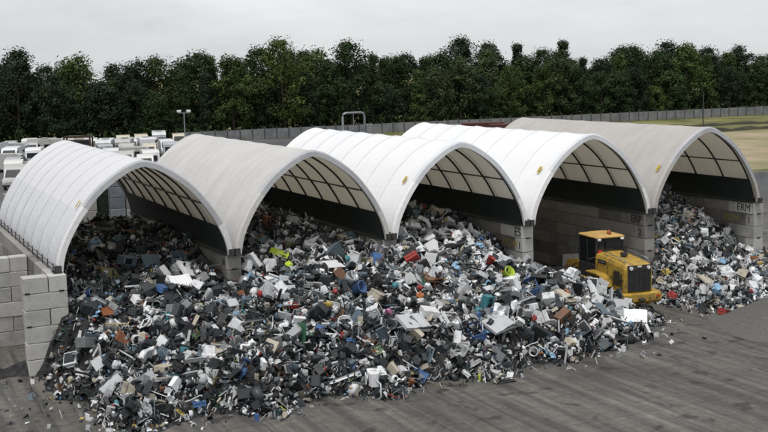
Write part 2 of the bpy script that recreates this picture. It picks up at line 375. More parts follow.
m_asph = simple('yard_asphalt', (.07,.073,.076), (.11,.112,.115), rough=.9, scale=.1, spec=.2)
sheet('ground', [(-900,-400),(1500,-400),(1500,1600),(-900,1600)], -.004, m_grassy)
sheet('yard_ground', [(-60,-60),(70,-60),(60,45),(-60,45)], 0, gm)
sheet('parking_ground', [(-60,45),(60,45),(72,126),(-60,134)], .002, m_asph)
sheet('dirt_field', [(60.2,40),(118,40),(128,84),(72,88)], .004, m_earth)
# low dark banks crossing the field
m_bank = simple('dark_bank', (.035,.035,.028), (.06,.055,.035), rough=.95, scale=.6, spec=.1)
for (x0,y0,x1,y1,wd,ht) in ((66,90,150,86,1.2,.5),(78,104,170,94,1.0,.45)):
    b = MB(); n = 40; vs = []; fs = []
    for i in range(n+1):
        t = i/n; x = x0+(x1-x0)*t; y = y0+(y1-y0)*t+.6*math.sin(i*1.3); h = ht*(.8+.3*math.sin(i*2.1))
        vs += [(x, y-wd, 0), (x, y-wd*.3, h), (x, y+wd*.3, h), (x, y+wd, 0)]
    for i in range(n):
        for k in range(3): fs.append((i*4+k, i*4+k+4, i*4+k+5, i*4+k+1))
    b.add(vs, fs, smooth=True); tag(b.build('earth_bank', m_bank), kind='structure')

# ---------------------------------------------------------------- block walls
def block_row(b, x0, x1, y0, y1, z0, courses, axis, lens, mi=0, dull=0):
    """dry laid concrete blocks with open joints; the run is along axis; lens(c) gives the first block length of a course"""
    g = .008; H = .6
    for c in range(courses):
        a0, a1 = (y0, y1) if axis == 'y' else (x0, x1)
        a = a0; first = True
        while a < a1-.01:
            ln = lens(c) if first else 1.8
            e = min(a+ln, a1)
            if a1-e < .25: e = a1
            j = random.uniform(-.014, .014); k = random.uniform(-.008, .008)
            t = random.uniform(.02, 1)
            zz0, zz1 = z0+c*H+.004, z0+(c+1)*H-.008
            if axis == 'y': b.box(x0+j, x1+j, a+g+k, e-g+k, zz0, zz1, 1 if (dull and not (first and dull > 1)) else mi, t, ch=.022, jit=.003)
            else: b.box(a+g+k, e-g+k, y0+j, y1+j, zz0, zz1, mi, t, ch=.022, jit=.003)
            a = e; first = False
def lettering(txt, x, y, z, size, mat, parent, name='lettering'):
    fc = bpy.data.curves.new(name, 'FONT'); fc.body = txt; fc.size = size; fc.extrude = .003; fc.align_x = 'CENTER'; fc.align_y = 'CENTER'
    fc.offset = 0.0
    o = bpy.data.objects.new(name, fc); C.objects.link(o); fc.materials.append(mat)
    # reads on a face that looks towards -X: text x runs along -Y
    o.matrix_local = Matrix(((0,0,-1,x),(-1,0,0,y),(0,1,0,z),(0,0,0,1)))
    o.parent = parent
    return o
m_blkpaint = simple('black_stencil_paint', (.012,.012,.012), (.03,.03,.03), rough=.8)
def worn(m):
    nt = m.node_tree; b = nt.nodes['Principled BSDF']; tc = N(nt, 'ShaderNodeTexCoord'); n = N(nt, 'ShaderNodeTexNoise', Scale=9, Detail=6)
    nt.links.new(tc.outputs['Generated'], n.inputs['Vector']); mr = N(nt, 'ShaderNodeMapRange'); mr.inputs['From Min'].default_value = .36; mr.inputs['From Max'].default_value = .5
    mr.inputs['To Min'].default_value = .25
    nt.links.new(n.outputs['Fac'], mr.inputs['Value']); nt.links.new(mr.outputs[0], b.inputs['Alpha'])
worn(m_blkpaint)
m_yelpaint = simple('yellow_stencil_paint', (.42,.33,.06), (.3,.25,.08), rough=.8, scale=8)
worn(m_yelpaint)
m_whpaint = simple('white_paint_patch', (.55,.55,.53), (.42,.42,.40), rough=.8, scale=5)
m_slot = simple('block_recess', (.02,.02,.02), (.03,.03,.03), rough=.9)
wl = ['leftmost grey block wall with a wide stepped front pier', 'grey concrete block wall between the white and the beige shelters, scrap piled to its top',
      'pale block wall between the beige shelter and the middle white shelter', 'block wall lettered ES at its front end',
      'block wall lettered ERP beside the yellow loader', 'block wall lettered ERM at the far right']
for i in range(6):
    t = empty('block_wall', (i*S, 0, 0)); tag(t, wl[i], 'wall', 'concrete block walls between the bays')
    b = MB()
    block_row(b, -.3, .3, 0, L, 0, 6, 'y', (lambda c: 1.8 if c % 2 else .6) if i else (lambda c: 1.2 if c % 2 else 1.8), dull=2 if i in (0,2,3,5) else 1)  # wall runs get the shade-darkened blocks; some keep pale front blocks
    b.build('block_course', [m_block, m_block_shade], t)
    b = MB()
    for c in (1, 3, 5):
        b.box(-.10, .10, -.012, .1, c*.6+.006, c*.6+.055)
    b.build('lifting_recess', m_slot, t)
    if i == 0:
        b = MB()
        for c in range(6):
            segs = [(-1.24, -.36), (-.34, .3)] if c % 2 else [(-1.22, .3)]
            for (a, e) in segs:
                b.box(a+.006, e-.006, -.62, -.012, c*.6+.004, c*.6+.592, 0, random.uniform(.5, 1), ch=.022, jit=.002)
        b.build('front_pier', m_block, t)
        b = MB()
        block_row(b, -4.6, -.32, 4.6, 5.2, 0, 6, 'x', lambda c: 1.8 if c % 2 else .9)
        b.build('side_buttress', m_block, t)
        b = MB()
        for (cx, cz) in ((.1, 3.0), (.1, 1.8), (-1.1, 3.0), (-1.1, 1.8)):
            b.box(cx-.1, cx+.08, -.635, -.55, cz+.008, cz+.055)
        b.build('lifting_recess', m_slot, t)
    if i == 1: lettering('N', -.325, .36, 3.27, .4, m_blkpaint, t)
    if i == 3:
        lettering('ES', -.325, .34, 3.28, .55, m_blkpaint, t); lettering('MOM', -.325, .98, 2.70, .50, m_yelpaint, t); lettering('I', -.325, .2, 2.68, .46, m_blkpaint, t)
    if i == 4:
        lettering('ERP', -.325, .62, 3.27, .50, m_blkpaint, t); lettering('2', -.325, .33, 2.68, .46, m_blkpaint, t)
    if i == 5:
        b = MB(); b.box(-.322, -.318, .15, 1.35, 3.03, 3.55); b.build('painted_patch', m_whpaint, t)
        lettering('ERM', -.33, .72, 3.29, .50, m_blkpaint, t); lettering('KOM', -.325, 1.55, 2.69, .46, m_yelpaint, t); lettering('1', -.325, .35, 2.69, .46, m_blkpaint, t)
# rear walls; all but the leftmost are added to darken the bays
bl = ['rear block wall of the leftmost bay, in tall stacks with a gap', 'added rear block wall closing the beige second bay', 'added rear block wall closing the middle bay',
      "rear block wall closing the loader's bay", 'added rear block wall closing the rightmost bay']
for i in range(5):
    b = MB()
    if i == 0:
        block_row(b, .6, 5.25, L+2, L+2.6, 0, 8, 'x', lambda c: 1.8 if c % 2 else .9)
        block_row(b, 5.95, 6.75, L+2, L+2.6, 0, 9, 'x', lambda c: .8, mi=1)
        block_row(b, 6.78, 7.1, L+1.85, L+2.55, 0, 9, 'x', lambda c: .6)
        block_row(b, 7.3, 9.1, L+2, L+2.6, 0, 9, 'x', lambda c: 1.8 if c % 2 else .9, mi=1)
    else: block_row(b, i*S+.33, (i+1)*S-.33, L-.6, L, 0, 9, 'x', lambda c: 1.8 if c % 2 else .9)
    tag(b.build('rear_wall', [m_block, m_block_b]), bl[i], 'wall', 'rear walls of the bays')

b = MB(); vs = []; fs = []  # green net at the top; the rest a dark sheet painting the gap's shade
for j in range(13):
    for k in range(11): vs.append((4.7+1.7*j/12, L+2.75+.05*math.sin(j*1.3)+.03*math.sin(k+j), .1+5.3*k/10))
for j in range(12):
    for k in range(10): fs.append((j*11+k, (j+1)*11+k, (j+1)*11+k+1, j*11+k+1))
b.add(vs, fs, smooth=True); tag(b.build('net_gap_shade', simple('dark_green_net_shade', (.012,.02,.014), (.03,.045,.03), rough=.9, scale=6)), 'dark green net with a dark sheet added for the shade of the rear gap', 'net')

# ---------------------------------------------------------------- fabric shelters
PROF = [(0,7.30),(.35,7.22),(.7,7.06),(1.25,6.71),(1.75,6.29),(2.15,5.83),(2.5,5.35),(2.82,4.80),(3.02,4.35),(3.13,3.95),(3.18,3.62)]
def prof(off=0.0, n=3):
    half = []
    P = PROF
    for i in range(len(P)-1):
        for k in range(n):
            t = k/n; p0 = P[max(i-1,0)] if i else (-P[1][0], P[1][1]+.06); p1 = P[i]; p2 = P[i+1]; p3 = P[min(i+2, len(P)-1)]
            q = []
            for a in (0,1):
                q.append(.5*((2*p1[a]) + (-p0[a]+p2[a])*t + (2*p0[a]-5*p1[a]+4*p2[a]-p3[a])*t*t + (-p0[a]+3*p1[a]-3*p2[a]+p3[a])*t*t*t))
            half.append(tuple(q))
    half.append(P[-1])
    full = [(-x, z) for x, z in reversed(half[1:])] + half
    out = []
    for i, (x, z) in enumerate(full):
        a = full[max(i-1,0)]; b = full[min(i+1,len(full)-1)]
        tx, tz = b[0]-a[0], b[1]-a[1]; l = math.hypot(tx, tz)
        nx, nz_ = -tz/l, tx/l
        out.append((x+nx*off, max(z+nz_*off, 3.61) if i in (0, len(full)-1) else z+nz_*off))
    return out
sl_ = ['leftmost white fabric arch shelter with a greyer lower flank', 'beige weathered fabric arch shelter second from the left', 'bright white fabric arch shelter in the middle of the row',
       'bright white fabric arch shelter standing over the yellow loader', 'taupe weathered fabric arch shelter at the right end of the row']
COVERS_ = 0
covers = [m_white, m_beige, m_white_b, m_white_b, m_beige2]
m_sticker_y = simple('yellow_sticker', (.55,.42,.06), (.45,.33,.05), rough=.5, scale=12)
m_sticker_k = simple('sticker_print', (.14,.12,.06), (.2,.17,.09), rough=.6, scale=12)
for i in range(5):
    t = empty('fabric_shelter', ((i+.5)*S, 0, 0)); tag(t, sl_[i], 'shelter', 'fabric arch shelters in a row')
    PO = prof(.20); PI_ = prof(.03); PM = prof(.0)
    NP = 8; SUB = 8
    b = MB(); vs = []; fs = []; mis = []
    for j in range(NP*SUB+1):
        y = -.02 + (L+.04)*j/(NP*SUB); s_ = abs(math.sin(PI*j/SUB))**.6
        sag = (.035 if i in (1,4) else .075)*s_
        for k, (x, z) in enumerate(PO):
            wgt = max(0, min(1, (z-3.6)*1.2)); cx = x*(1-sag*wgt/3.4); cz = z - sag*wgt*.5*max(0, (z-4.6)/2.7)
            cx += random.uniform(-.006,.006); cz += random.uniform(-.004,.004)
            vs.append((cx, y, cz))
    n = len(PO)
    for j in range(NP*SUB):
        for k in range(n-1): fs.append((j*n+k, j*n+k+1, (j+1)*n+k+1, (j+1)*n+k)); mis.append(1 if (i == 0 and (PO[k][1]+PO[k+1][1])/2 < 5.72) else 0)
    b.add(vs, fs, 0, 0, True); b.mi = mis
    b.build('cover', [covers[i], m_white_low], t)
    # weld strips over the arches and along the flank joint
    if i in (0, 2, 3):
        b = MB()
        PS = prof(.212)
        for j in range(1, NP):
            y = L*j/NP; vs = []; fs = []
            for k, (x, z) in enumerate(PS): vs += [(x, y-.035, z), (x, y+.035, z)]
            for k in range(len(PS)-1): fs.append((2*k, 2*k+1, 2*k+3, 2*k+2))
            b.add(vs, fs, 0, 0, True)
        b.build('weld_strip', m_seam, t)
    for (y0, y1) in ((-.17, -.02), (L+.16, L+.02)):   # hem folded in round each end arch
        b = MB(); A = prof(.215); Bp = prof(-.04); n = len(A); vs = []; fs = []
        for k in range(n):
            ym = y0*.45+y1*.55
            vs += [(A[k][0], y1, A[k][1]), ((A[k][0]*.75+Bp[k][0]*.25), y0*.85+y1*.15, (A[k][1]*.75+Bp[k][1]*.25)), (Bp[k][0], y0, Bp[k][1]), (Bp[k][0], y1, Bp[k][1])]
        for k in range(n-1):
            for q in range(4): fs.append((4*k+q, 4*k+(q+1) % 4, 4*k+4+(q+1) % 4, 4*k+4+q))
        fs += [(0,1,2,3), (4*n-4, 4*n-1, 4*n-2, 4*n-3)]
        b.add(vs, fs, 0, 0, False)
        for fi, f in enumerate(b.f):
            c_ = [sum(b.v[q][k] for q in f)/len(f) for k in range(3)]
            if c_[2] < (5.9 if c_[0] < 0 else 4.9): b.mi[fi] = 1
        b.build('hem', [m_rim_w if i in (2,3) else m_rim, covers[i]], t)
    for j in range(NP+1):     # arch ribs inside
        b = MB(); y = min(max(L*j/NP, .25), L-.25); b.tube([(x, y, z) for x, z in prof(.06)], .045, 6)
        b.build('arch_rib', m_darksteel, t)
    for (xx, zz) in ((-2.2, 5.72), (0, 7.22), (2.2, 5.72)):
        b = MB(); b.cyl((xx, .1, zz), (xx, L-.1, zz), .035, n=6); b.build('purlin', m_darksteel, t)
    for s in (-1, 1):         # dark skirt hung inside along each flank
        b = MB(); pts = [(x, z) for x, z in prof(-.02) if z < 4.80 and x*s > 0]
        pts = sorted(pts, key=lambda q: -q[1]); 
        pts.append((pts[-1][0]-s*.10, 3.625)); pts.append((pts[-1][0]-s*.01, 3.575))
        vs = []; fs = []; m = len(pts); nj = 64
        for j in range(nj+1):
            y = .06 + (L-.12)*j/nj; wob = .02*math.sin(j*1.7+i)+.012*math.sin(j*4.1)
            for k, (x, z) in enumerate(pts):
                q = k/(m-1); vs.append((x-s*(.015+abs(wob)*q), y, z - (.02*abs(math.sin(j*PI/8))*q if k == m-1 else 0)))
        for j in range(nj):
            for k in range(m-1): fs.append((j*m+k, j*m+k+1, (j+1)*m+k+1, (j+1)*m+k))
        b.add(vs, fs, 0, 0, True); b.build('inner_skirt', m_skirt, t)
        b = MB()               # rail the fabric is laced to, on the wall top
        xr = s*3.30
        b.cyl((xr, .0, 3.66), (xr, L, 3.66), .03, n=6)
        b.box(xr-.06, xr+.06, 0, L, 3.603, 3.625)
        if i == 0 and s < 0:
            b.cyl((xr-.16, -.3, 3.72), (xr-.16, L, 3.72), .02, n=6); b.cyl((xr-.16, -.3, 3.86), (xr-.16, L, 3.86), .018, n=6)
            for j in range(14): b.cyl((xr-.16, j*1.2, 3.603), (xr-.16, j*1.2, 3.95), .022, n=6)
        b.build('base_rail', m_darksteel, t)
        b = MB()               # foot plate with ratchets at the front pier
        b.box(xr-.13, xr+.13, -.02, .45, 3.605, 3.64); b.box(xr-.05, xr+.05, -.10, .22, 3.64, 3.88, ch=.02); b.cyl((xr-.1, -.04, 3.73), (xr+.1, -.04, 3.73), .05, n=8)
        b.box(xr-.16, xr+.09, -.24, -.18, 3.605, 3.86); b.box(xr-.2, xr+.1, -.3, .3, 3.603, 3.62); b.build('foot_plate', m_darksteel, t)
    if i != 1:                # small maker's sticker on the flank
        A = prof(.235); q = min((k for k in range(len(A)) if A[k][0] < 0), key=lambda k: abs(A[k][1]-(6.05 if i != 4 else 5.6)))
        x, z = A[q]; a, c_ = A[q-1], A[q+1]; tx, tz = c_[0]-a[0], c_[1]-a[1]; l = math.hypot(tx, tz); tx /= l; tz /= l
        y0 = .55 if i != 4 else .35
        b = MB(); hh = .17; ww = .2
        b.add([(x-tx*hh, y0, z-tz*hh), (x-tx*hh, y0+ww, z-tz*hh), (x+tx*hh, y0+ww, z+tz*hh), (x+tx*hh, y0, z+tz*hh)], [(0,3,2,1)])
        ox, oz = -tz*.006, tx*.006
        if i == 0: pass
        b.add([(x+ox-tx*.1, y0+.04, z+oz-tz*.1), (x+ox-tx*.1, y0+ww-.04, z+oz-tz*.1), (x+ox+tx*.02, y0+ww/2, z+oz+tz*.02)], [(0,2,1)], 1)
        b.add([(x+ox+tx*.06, y0+.04, z+oz+tz*.06), (x+ox+tx*.06, y0+ww-.04, z+oz+tz*.06), (x+ox+tx*.1, y0+ww-.04, z+oz+tz*.1), (x+ox+tx*.1, y0+.04, z+oz+tz*.1)], [(0,3,2,1)], 1)
        b.build('sticker', [m_sticker_y, m_sticker_k], t)

# ---------------------------------------------------------------- scrap: the mass below
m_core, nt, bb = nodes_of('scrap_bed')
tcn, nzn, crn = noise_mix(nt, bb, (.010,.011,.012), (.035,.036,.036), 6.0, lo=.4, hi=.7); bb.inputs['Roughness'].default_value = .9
m_frag, nt, bb = nodes_of('scrap_fragment')
at = N(nt, 'ShaderNodeAttribute', attribute_name='shade'); nt.links.new(at.outputs['Color'], bb.inputs['Base Color']); bb.inputs['Roughness'].default_value = .5
PAL = {'white': (.66,.67,.68), 'pale grey': (.40,.41,.42), 'beige': (.42,.38,.30), 'grey': (.15,.16,.165), 'charcoal': (.030,.036,.040), 'black': (.010,.012,.014),
       'slate blue': (.10,.14,.17), 'blue': (.05,.12,.28), 'teal': (.04,.19,.22), 'red': (.33,.04,.035), 'orange': (.38,.14,.05), 'yellow': (.42,.32,.08), 'olive': (.14,.13,.06),
       'lime': (.42,.55,.04), 'dark green': (.03,.10,.055), 'brown': (.15,.075,.04), 'pink': (.45,.17,.32), 'rust brown': (.22,.08,.035), 'light blue': (.25,.42,.58)}
def pick(x, y):
    """colours are bleaker in the leftmost bay, paler in the middle and on the right"""
    if (x < 7 and y > -1.5) or y > 3.5: wt = (8,9,3,10,25,34,7,.3,.2,.3,.2,.2,.4,.05,1.6,2,.1,.6,.2)
    elif x < 12: wt = (17,12,5,6,18,30,6,.4,.3,.5,.3,.3,.4,.1,1,1.6,.2,.6,.4)
    elif x < 23.5: wt = (30,16,7,5,11,24,5,.6,.5,.6,.5,.5,.4,.15,.8,1.6,.3,.5,.5)
    else: wt = (26,16,7,6,11,23,6,.7,.5,.5,.4,.6,.4,.1,1.2,1.6,.4,.6,1.3)
    return random.choices(list(PAL), wt)[0]

def scrap_mass(name, x0, x1, label, nfrag):
    st = .22; nx = int((x1-x0)/st); ny = int((L-.7+10)/st)
    b = MB(); vs = []; fs = []; H = {}
    for j in range(ny+1):
        for k in range(nx+1):
            x = x0+k*st; y = -10+j*st; h = heap_h(x, y); H[(k,j)] = h
            rr = random.uniform(-.07,.07)
            vs.append((x+random.uniform(-.05,.05), y+random.uniform(-.05,.05), h-.05+rr if h > -.05 else -.2))
    for j in range(ny):
        for k in range(nx):
            hs_ = [H[(k,j)], H[(k+1,j)], H[(k+1,j+1)], H[(k,j+1)]]
            xm = x0+(k+.5)*st; ym = -10+(j+.5)*st
            if max(hs_) < -.02: continue
            fr = (xm/S) % 1; 
            if ym > -.1 and (min(fr, 1-fr)*S < .16): continue
            fs.append((j*(nx+1)+k, j*(nx+1)+k+1, (j+1)*(nx+1)+k+1, (j+1)*(nx+1)+k))
    b.add(vs, fs, 0)
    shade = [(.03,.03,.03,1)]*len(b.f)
    cnt = 0; tries = 0
    while cnt < nfrag and tries < nfrag*30:
        tries += 1
        x = random.uniform(x0, x1); y = random.uniform(-9.9, L-.9)
        h = heap_h(x, y)
        if h < .03:
            # a thin litter lies on the bare floor close to the heap
            dd = random.choice((.5,.9,1.6,2.6)); near = max(heap_h(x-dd, y), heap_h(x+dd, y), heap_h(x, y+dd))
            if near < .0 or random.random() > .10/dd: continue
            if h < 0: h = 0.0
        fr = (x/S) % 1
        if y > -.3 and min(fr, 1-fr)*S < .42: continue
        if x < .5 and y > -.8: continue
        if not in_view(x, y, h+.1, 30): continue
        cnt += 1
        c = PAL[pick(x, y)]; q = random.uniform(.5, 1.15); c = tuple(a*q for a in c)
        M = Matrix.Translation((x, y, h+random.uniform(-.02,.07))) @ Euler([random.uniform(0, 2*PI) for _ in range(3)]).to_matrix().to_4x4()
        k = random.random(); s = random.lognormvariate(-2.72, .45); n0 = len(b.f)
        if k < .30: b.box(-s, s, -s*random.uniform(.4,1), s*random.uniform(.4,1), -s*.3, s*random.uniform(.1,.6), 1, M=M, taper=(random.uniform(.6,1), random.uniform(.6,1)), jit=s*.12)
        elif k < .62: b.box(-s*1.3, s*1.3, -s, s*random.uniform(.3,1), -.006, .006, 1, M=M, jit=s*.18)
        elif k < .80: b.cyl((-s*2.2,0,0), (s*2.2,0,s*random.uniform(-.4,.4)), s*random.uniform(.08,.22), n=5, mi=1, M=M)
        elif k < .90:
            pts = [(math.cos(a)*s*1.8*random.uniform(.6,1.2), math.sin(a)*s*1.8*random.uniform(.6,1.2), random.uniform(-s,s)*.7) for a in [q_*1.15 for q_ in range(6)]]
            b.tube(pts, s*.12, 4, 1, M=M)
        else: b.lathe([(0.001,-s*.5),(s*.8,-s*.45),(s,0),(s*.85,s*.5),(s*.6,s*.5)], 8, 1, M=M)
        shade += [(*c, 1)]*(len(b.f)-n0)
    me = bpy.data.meshes.new(name); me.from_pydata(b.v, [], b.f)
    me.materials.append(m_core); me.materials.append(m_frag)
    me.polygons.foreach_set('material_index', b.mi); me.polygons.foreach_set('use_smooth', b.sm)
    a = me.attributes.new('shade', 'FLOAT_COLOR', 'FACE'); a.data.foreach_set('color', [v for q in shade for v in q])
    me.update()
    tag(obj(name, me), label, 'scrap', kind='stuff')
scrap_mass('scrap_heap', -2.6, 24.2, 'broken plastic and metal bits filling the long heap from the left pier to the loader', 36000)
scrap_mass('scrap_heap', 25.2, 38.5, 'broken plastic and metal bits filling the heap in the rightmost bay', 14000)

# ---------------------------------------------------------------- scrap: the things one can count
def P(name, b, mats): return (name, b.mesh(name, mats))
def k_tower():
    b = MB(); w_, d, h = .1, .22, .22; b.box(-w_, w_, -d, d, -h, h, ch=.008, jit=.012)
    f = MB(); f.box(-w_+.005, w_-.005, -d-.035, -d-.002, -h+.005, h-.005, ch=.012); f.box(-.075,.075,-d-.04,-d-.034,.10,.14,1); f.box(-.075,.075,-d-.04,-d-.034,.04,.08,1); f.box(-.06,.06,-d-.04,-d-.034,-.17,-.05,1)
    return [P('computer_tower', b, [sheet_metal]), P('front_panel', f, [plastic, m_black])], 'computer tower', .2
def k_crt():
    b = MB(); b.box(-.21,.21,-.2,-.06,-.18,.18, ch=.02); b.prism([(-.062,-.16),(-.062,.16),(.12,.12),(.22,.09),(.22,-.09),(.12,-.14)], -.17, .17)
    s = MB(); s.box(-.175,.175,-.206,-.2,-.13,.15, ch=.003)
    f = MB(); f.box(-.13,.13,-.13,.12,-.23,-.2, ch=.01); f.cyl((0,0,-.2),(0,0,-.16),.08,n=12)
    return [P('tube_monitor', b, [plastic]), P('screen', s, [m_screen]), P('stand', f, [plastic])], 'tube monitor', .22
def k_flat():
    b = MB(); b.box(-.24,.24,-.03,.02,-.16,.16, ch=.01, jit=.006)
    s = MB(); s.box(-.22,.22,-.034,-.03,-.14,.14)
    f = MB(); f.box(-.03,.03,.02,.05,-.26,0); f.box(-.11,.11,-.08,.1,-.28,-.26, ch=.008)
    return [P('flat_monitor', b, [plastic]), P('screen', s, [m_screen]), P('stand', f, [plastic])], 'flat screen', .16
def k_printer():
    b = MB(); b.box(-.23,.23,-.18,.18,-.11,.08, ch=.025, taper=(.95,.9)); b.box(-.2,.2,-.19,-.16,-.04,.0,1)
    f = MB(); f.box(-.22,.22,-.16,.17,.083,.115, ch=.01)
    t = MB(); t.box(-.16,.16,-.32,-.18,-.09,-.075)
    return [P('printer', b, [plastic, m_black]), P('lid', f, [plastic]), P('paper_tray', t, [m_black])], 'printer', .14
def k_keyb():
    b = MB(); b.box(-.23,.23,-.08,.08,-.012,.012, ch=.006, jit=.008)
    f = MB()
    for r in range(4):
        for c in range(11): f.box(-.21+c*.038,-.21+c*.038+.031,-.065+r*.033,-.065+r*.033+.026,.013,.022)
    return [P('keyboard', b, [plastic]), P('key_field', f, [m_keys])], 'keyboard', .05
def k_panel(w_, h, bend):
    def fn():
        b = MB(); n = 6; vs = []
        for t in (0, .008):
            for i in range(n+1):
                x = -w_+2*w_*i/n; z = bend*(1-math.cos(i*PI/n))*.5 + random.uniform(-.012,.012)
                for y in (-h, h): vs.append((x, y+random.uniform(-.01,.01), z+t))
        m = 2*(n+1); fs = []
        for i in range(n): fs += [(2*i,2*i+2,2*i+3,2*i+1), (m+2*i,m+2*i+1,m+2*i+3,m+2*i+2), (2*i,m+2*i,m+2*i+2,2*i+2), (2*i+1,2*i+3,m+2*i+3,m+2*i+1)]
        fs += [(0,1,m+1,m), (2*n,m+2*n,m+2*n+1,2*n+1)]
        b.add(vs, fs)
        b.box(-w_, w_, -h, -h+.012, -.05, 0); b.box(-w_, -w_+.012, -h, h, -.045, 0)
        return [P('casing_panel', b, [sheet_metal])], 'casing panel', .1
    return fn
def k_micro():
    b = MB(); b.box(-.25,.25,-.18,.18,-.14,.14, ch=.012, jit=.008)
    d = MB(); d.box(-.245,.1,-.205,-.182,-.13,.13, ch=.008, mi=0); d.box(-.2,.05,-.208,-.205,-.09,.09,1)
    return [P('microwave_oven', b, [plastic]), P('door', d, [plastic, m_screen])], 'microwave oven', .18
def k_bucket():
    b = MB(); b.lathe([(.001,-.16),(.13,-.16),(.165,.15),(.18,.15),(.18,.165),(.155,.165),(.12,-.15),(.001,-.15)], 16)
    h = MB(); h.tube([(.17*math.cos(a), .17*math.sin(a)*.9, .15+.05*math.sin(a)) for a in [PI*q/8 for q in range(9)]], .006, 4)
    return [P('plastic_bucket', b, [soft]), P('handle', h, [m_steel])], 'plastic bucket', .14
def k_crate():
    b = MB(); w_, d, h = .29, .19, .13
    b.box(-w_, w_, -d, d, -h, -h+.015)
    for s in (-1, 1):
        for z0, z1 in ((-h+.015, -.02), (.02, h)):
            b.box(s*w_-.01, s*w_+.01, -d, d, z0, z1); b.box(-w_+.01, w_-.01, s*d-.01, s*d+.01, z0, z1)
        for q in (-.27, -.09, .09, .27): b.box(q-.012, q+.012, s*d-.006, s*d+.006, -.02, .02)
        for q in (-.17, 0, .17): b.box(s*w_-.006, s*w_+.006, q-.012, q+.012, -.02, .02)
    return [P('plastic_crate', b, [soft])], 'open plastic crate', .13
def k_bar():
    b = MB(); ln = random.uniform(.5,.9); b.box(-ln, ln, -.03, .03, -.003, .003, jit=.006); b.box(-ln, ln, -.033, -.028, 0, .05, jit=.004)
    return [P('metal_bar', b, [sheet_metal])], 'bent metal rail', .05
def k_pipe():
    b = MB(); ln = random.uniform(.4,.8); pts = [(-ln,0,0),(-ln*.3,.02,.0),(ln*.3,.0,.03),(ln*.85,.05,.0),(ln,.2,.05)]
    b.tube(pts, .028, 8); b.cyl((-ln-.01,0,0),(-ln+.05,0,0),.036,n=8)
    return [P('bent_pipe', b, [plastic])], 'bent pipe', .05
def k_hose():
    b = MB(); R = random.uniform(.16,.24); pts = [(math.cos(q*.45)*R*(1+.05*math.sin(q*2)), math.sin(q*.45)*R*(1-.004*q), q*.005-.05+.02*math.sin(q)) for q in range(38)]
    pts.append((R*1.7, R*.6, .05)); b.tube(pts, .02, 6)
    return [P('hose_coil', b, [soft])], 'coiled hose', .08
def k_vac():
    b = MB(); b.lathe([(.001,-.12),(.13,-.12),(.16,-.05),(.16,.04),(.12,.11),(.05,.14),(.001,.14)], 14)
    w_ = MB()
    for s in (-1, 1): w_.cyl((.05,s*.14,-.08),(.05,s*.18,-.08),.07,n=12)
    h = MB(); h.tube([(-.14,0,.02),(-.25,.04,.1),(-.36,.15,.1),(-.38,.3,.0),(-.3,.42,-.06)], .022, 6)
    return [P('vacuum_cleaner', b, [plastic]), P('wheel', w_, [m_black]), P('hose', h, [m_black])], 'vacuum cleaner', .16
def k_psu():
    b = MB(); b.box(-.08,.08,-.075,.075,-.045,.045, ch=.004, jit=.004); b.tube([(.08,.02,0),(.16,.05,.02),(.2,.12,-.02),(.14,.2,.01)], .014, 5, 1)
    f = MB(); f.cyl((0,0,.045),(0,0,.05),.055,n=14)
    return [P('power_supply', b, [sheet_metal, m_black]), P('fan_grille', f, [m_black])], 'power supply box', .07
def k_board():
    b = MB(); b.box(-.15,.15,-.12,.12,-.003,.003, jit=.006)
    c = MB()
    for _ in range(9):
        x, y = random.uniform(-.12,.12), random.uniform(-.09,.09); s = random.uniform(.012,.03); c.box(x-s, x+s, y-s*.7, y+s*.7, .004, .004+random.uniform(.006,.03))
    return [P('circuit_board', b, [m_pcb]), P('components', c, [m_steel])], 'circuit board', .04
def k_laptop():
    b = MB(); b.box(-.17,.17,-.12,.12,-.012,.01, ch=.004)
    s = MB(); M = Matrix.Translation((0,.12,.01)) @ Matrix.Rotation(random.uniform(-.5,.1), 4, 'X'); s.box(-.17,.17,-.006,.006,0,.23, M=M); s.box(-.15,.15,-.009,-.006,.02,.21,1, M=M)
    return [P('laptop', b, [plastic]), P('lid', s, [plastic, m_screen])], 'open laptop', .07
def k_bag():
    b = MB(); n = 12; m = 8; vs = []; fs = []
    for j in range(m+1):
        for k in range(n):
            a = 2*PI*k/n; ph = -PI/2+PI*j/m; r = .17*(1+random.uniform(-.22,.22))
            vs.append((r*math.cos(ph)*math.cos(a)*1.25, r*math.cos(ph)*math.sin(a), r*math.sin(ph)*.8+(.05 if j == m else 0)))
    for j in range(m):
        for k in range(n): fs.append((j*n+k, j*n+(k+1) % n, (j+1)*n+(k+1) % n, (j+1)*n+k))
    b.add(vs, fs)
    return [P('stuffed_bag', b, [soft])], 'crumpled plastic bag', .12
def k_fan():
    b = MB(); 
    for r in (.06,.12,.18):
        b.tube([(r*math.cos(a), r*math.sin(a), .02*(1-r/.18)) for a in [2*PI*q/20 for q in range(21)]], .006, 4, caps=False)
    for q in range(12): a = PI*q/6; b.cyl((0,0,.03),(.18*math.cos(a),.18*math.sin(a),0),.004,n=4)
    b.cyl((0,0,-.09),(0,0,.02),.05,n=12)
    f = MB()
    for q in range(4):
        M = Matrix.Rotation(q*PI/2, 4, 'Z') @ Matrix.Rotation(.5, 4, 'X'); f.box(.03,.15,-.05,.05,-.003,.003, M=M)
    s = MB(); s.cyl((0,0,-.09),(0,-.3,-.1),.015,n=6); s.lathe([(.001,-.01),(.12,-.01),(.1,.02),(.001,.03)], 14, M=Matrix.Translation((0,-.32,-.1)) @ Matrix.Rotation(PI/2,4,'X'))
    return [P('desk_fan', b, [plastic]), P('fan_blade', f, [plastic]), P('stand', s, [plastic])], 'desk fan', .1
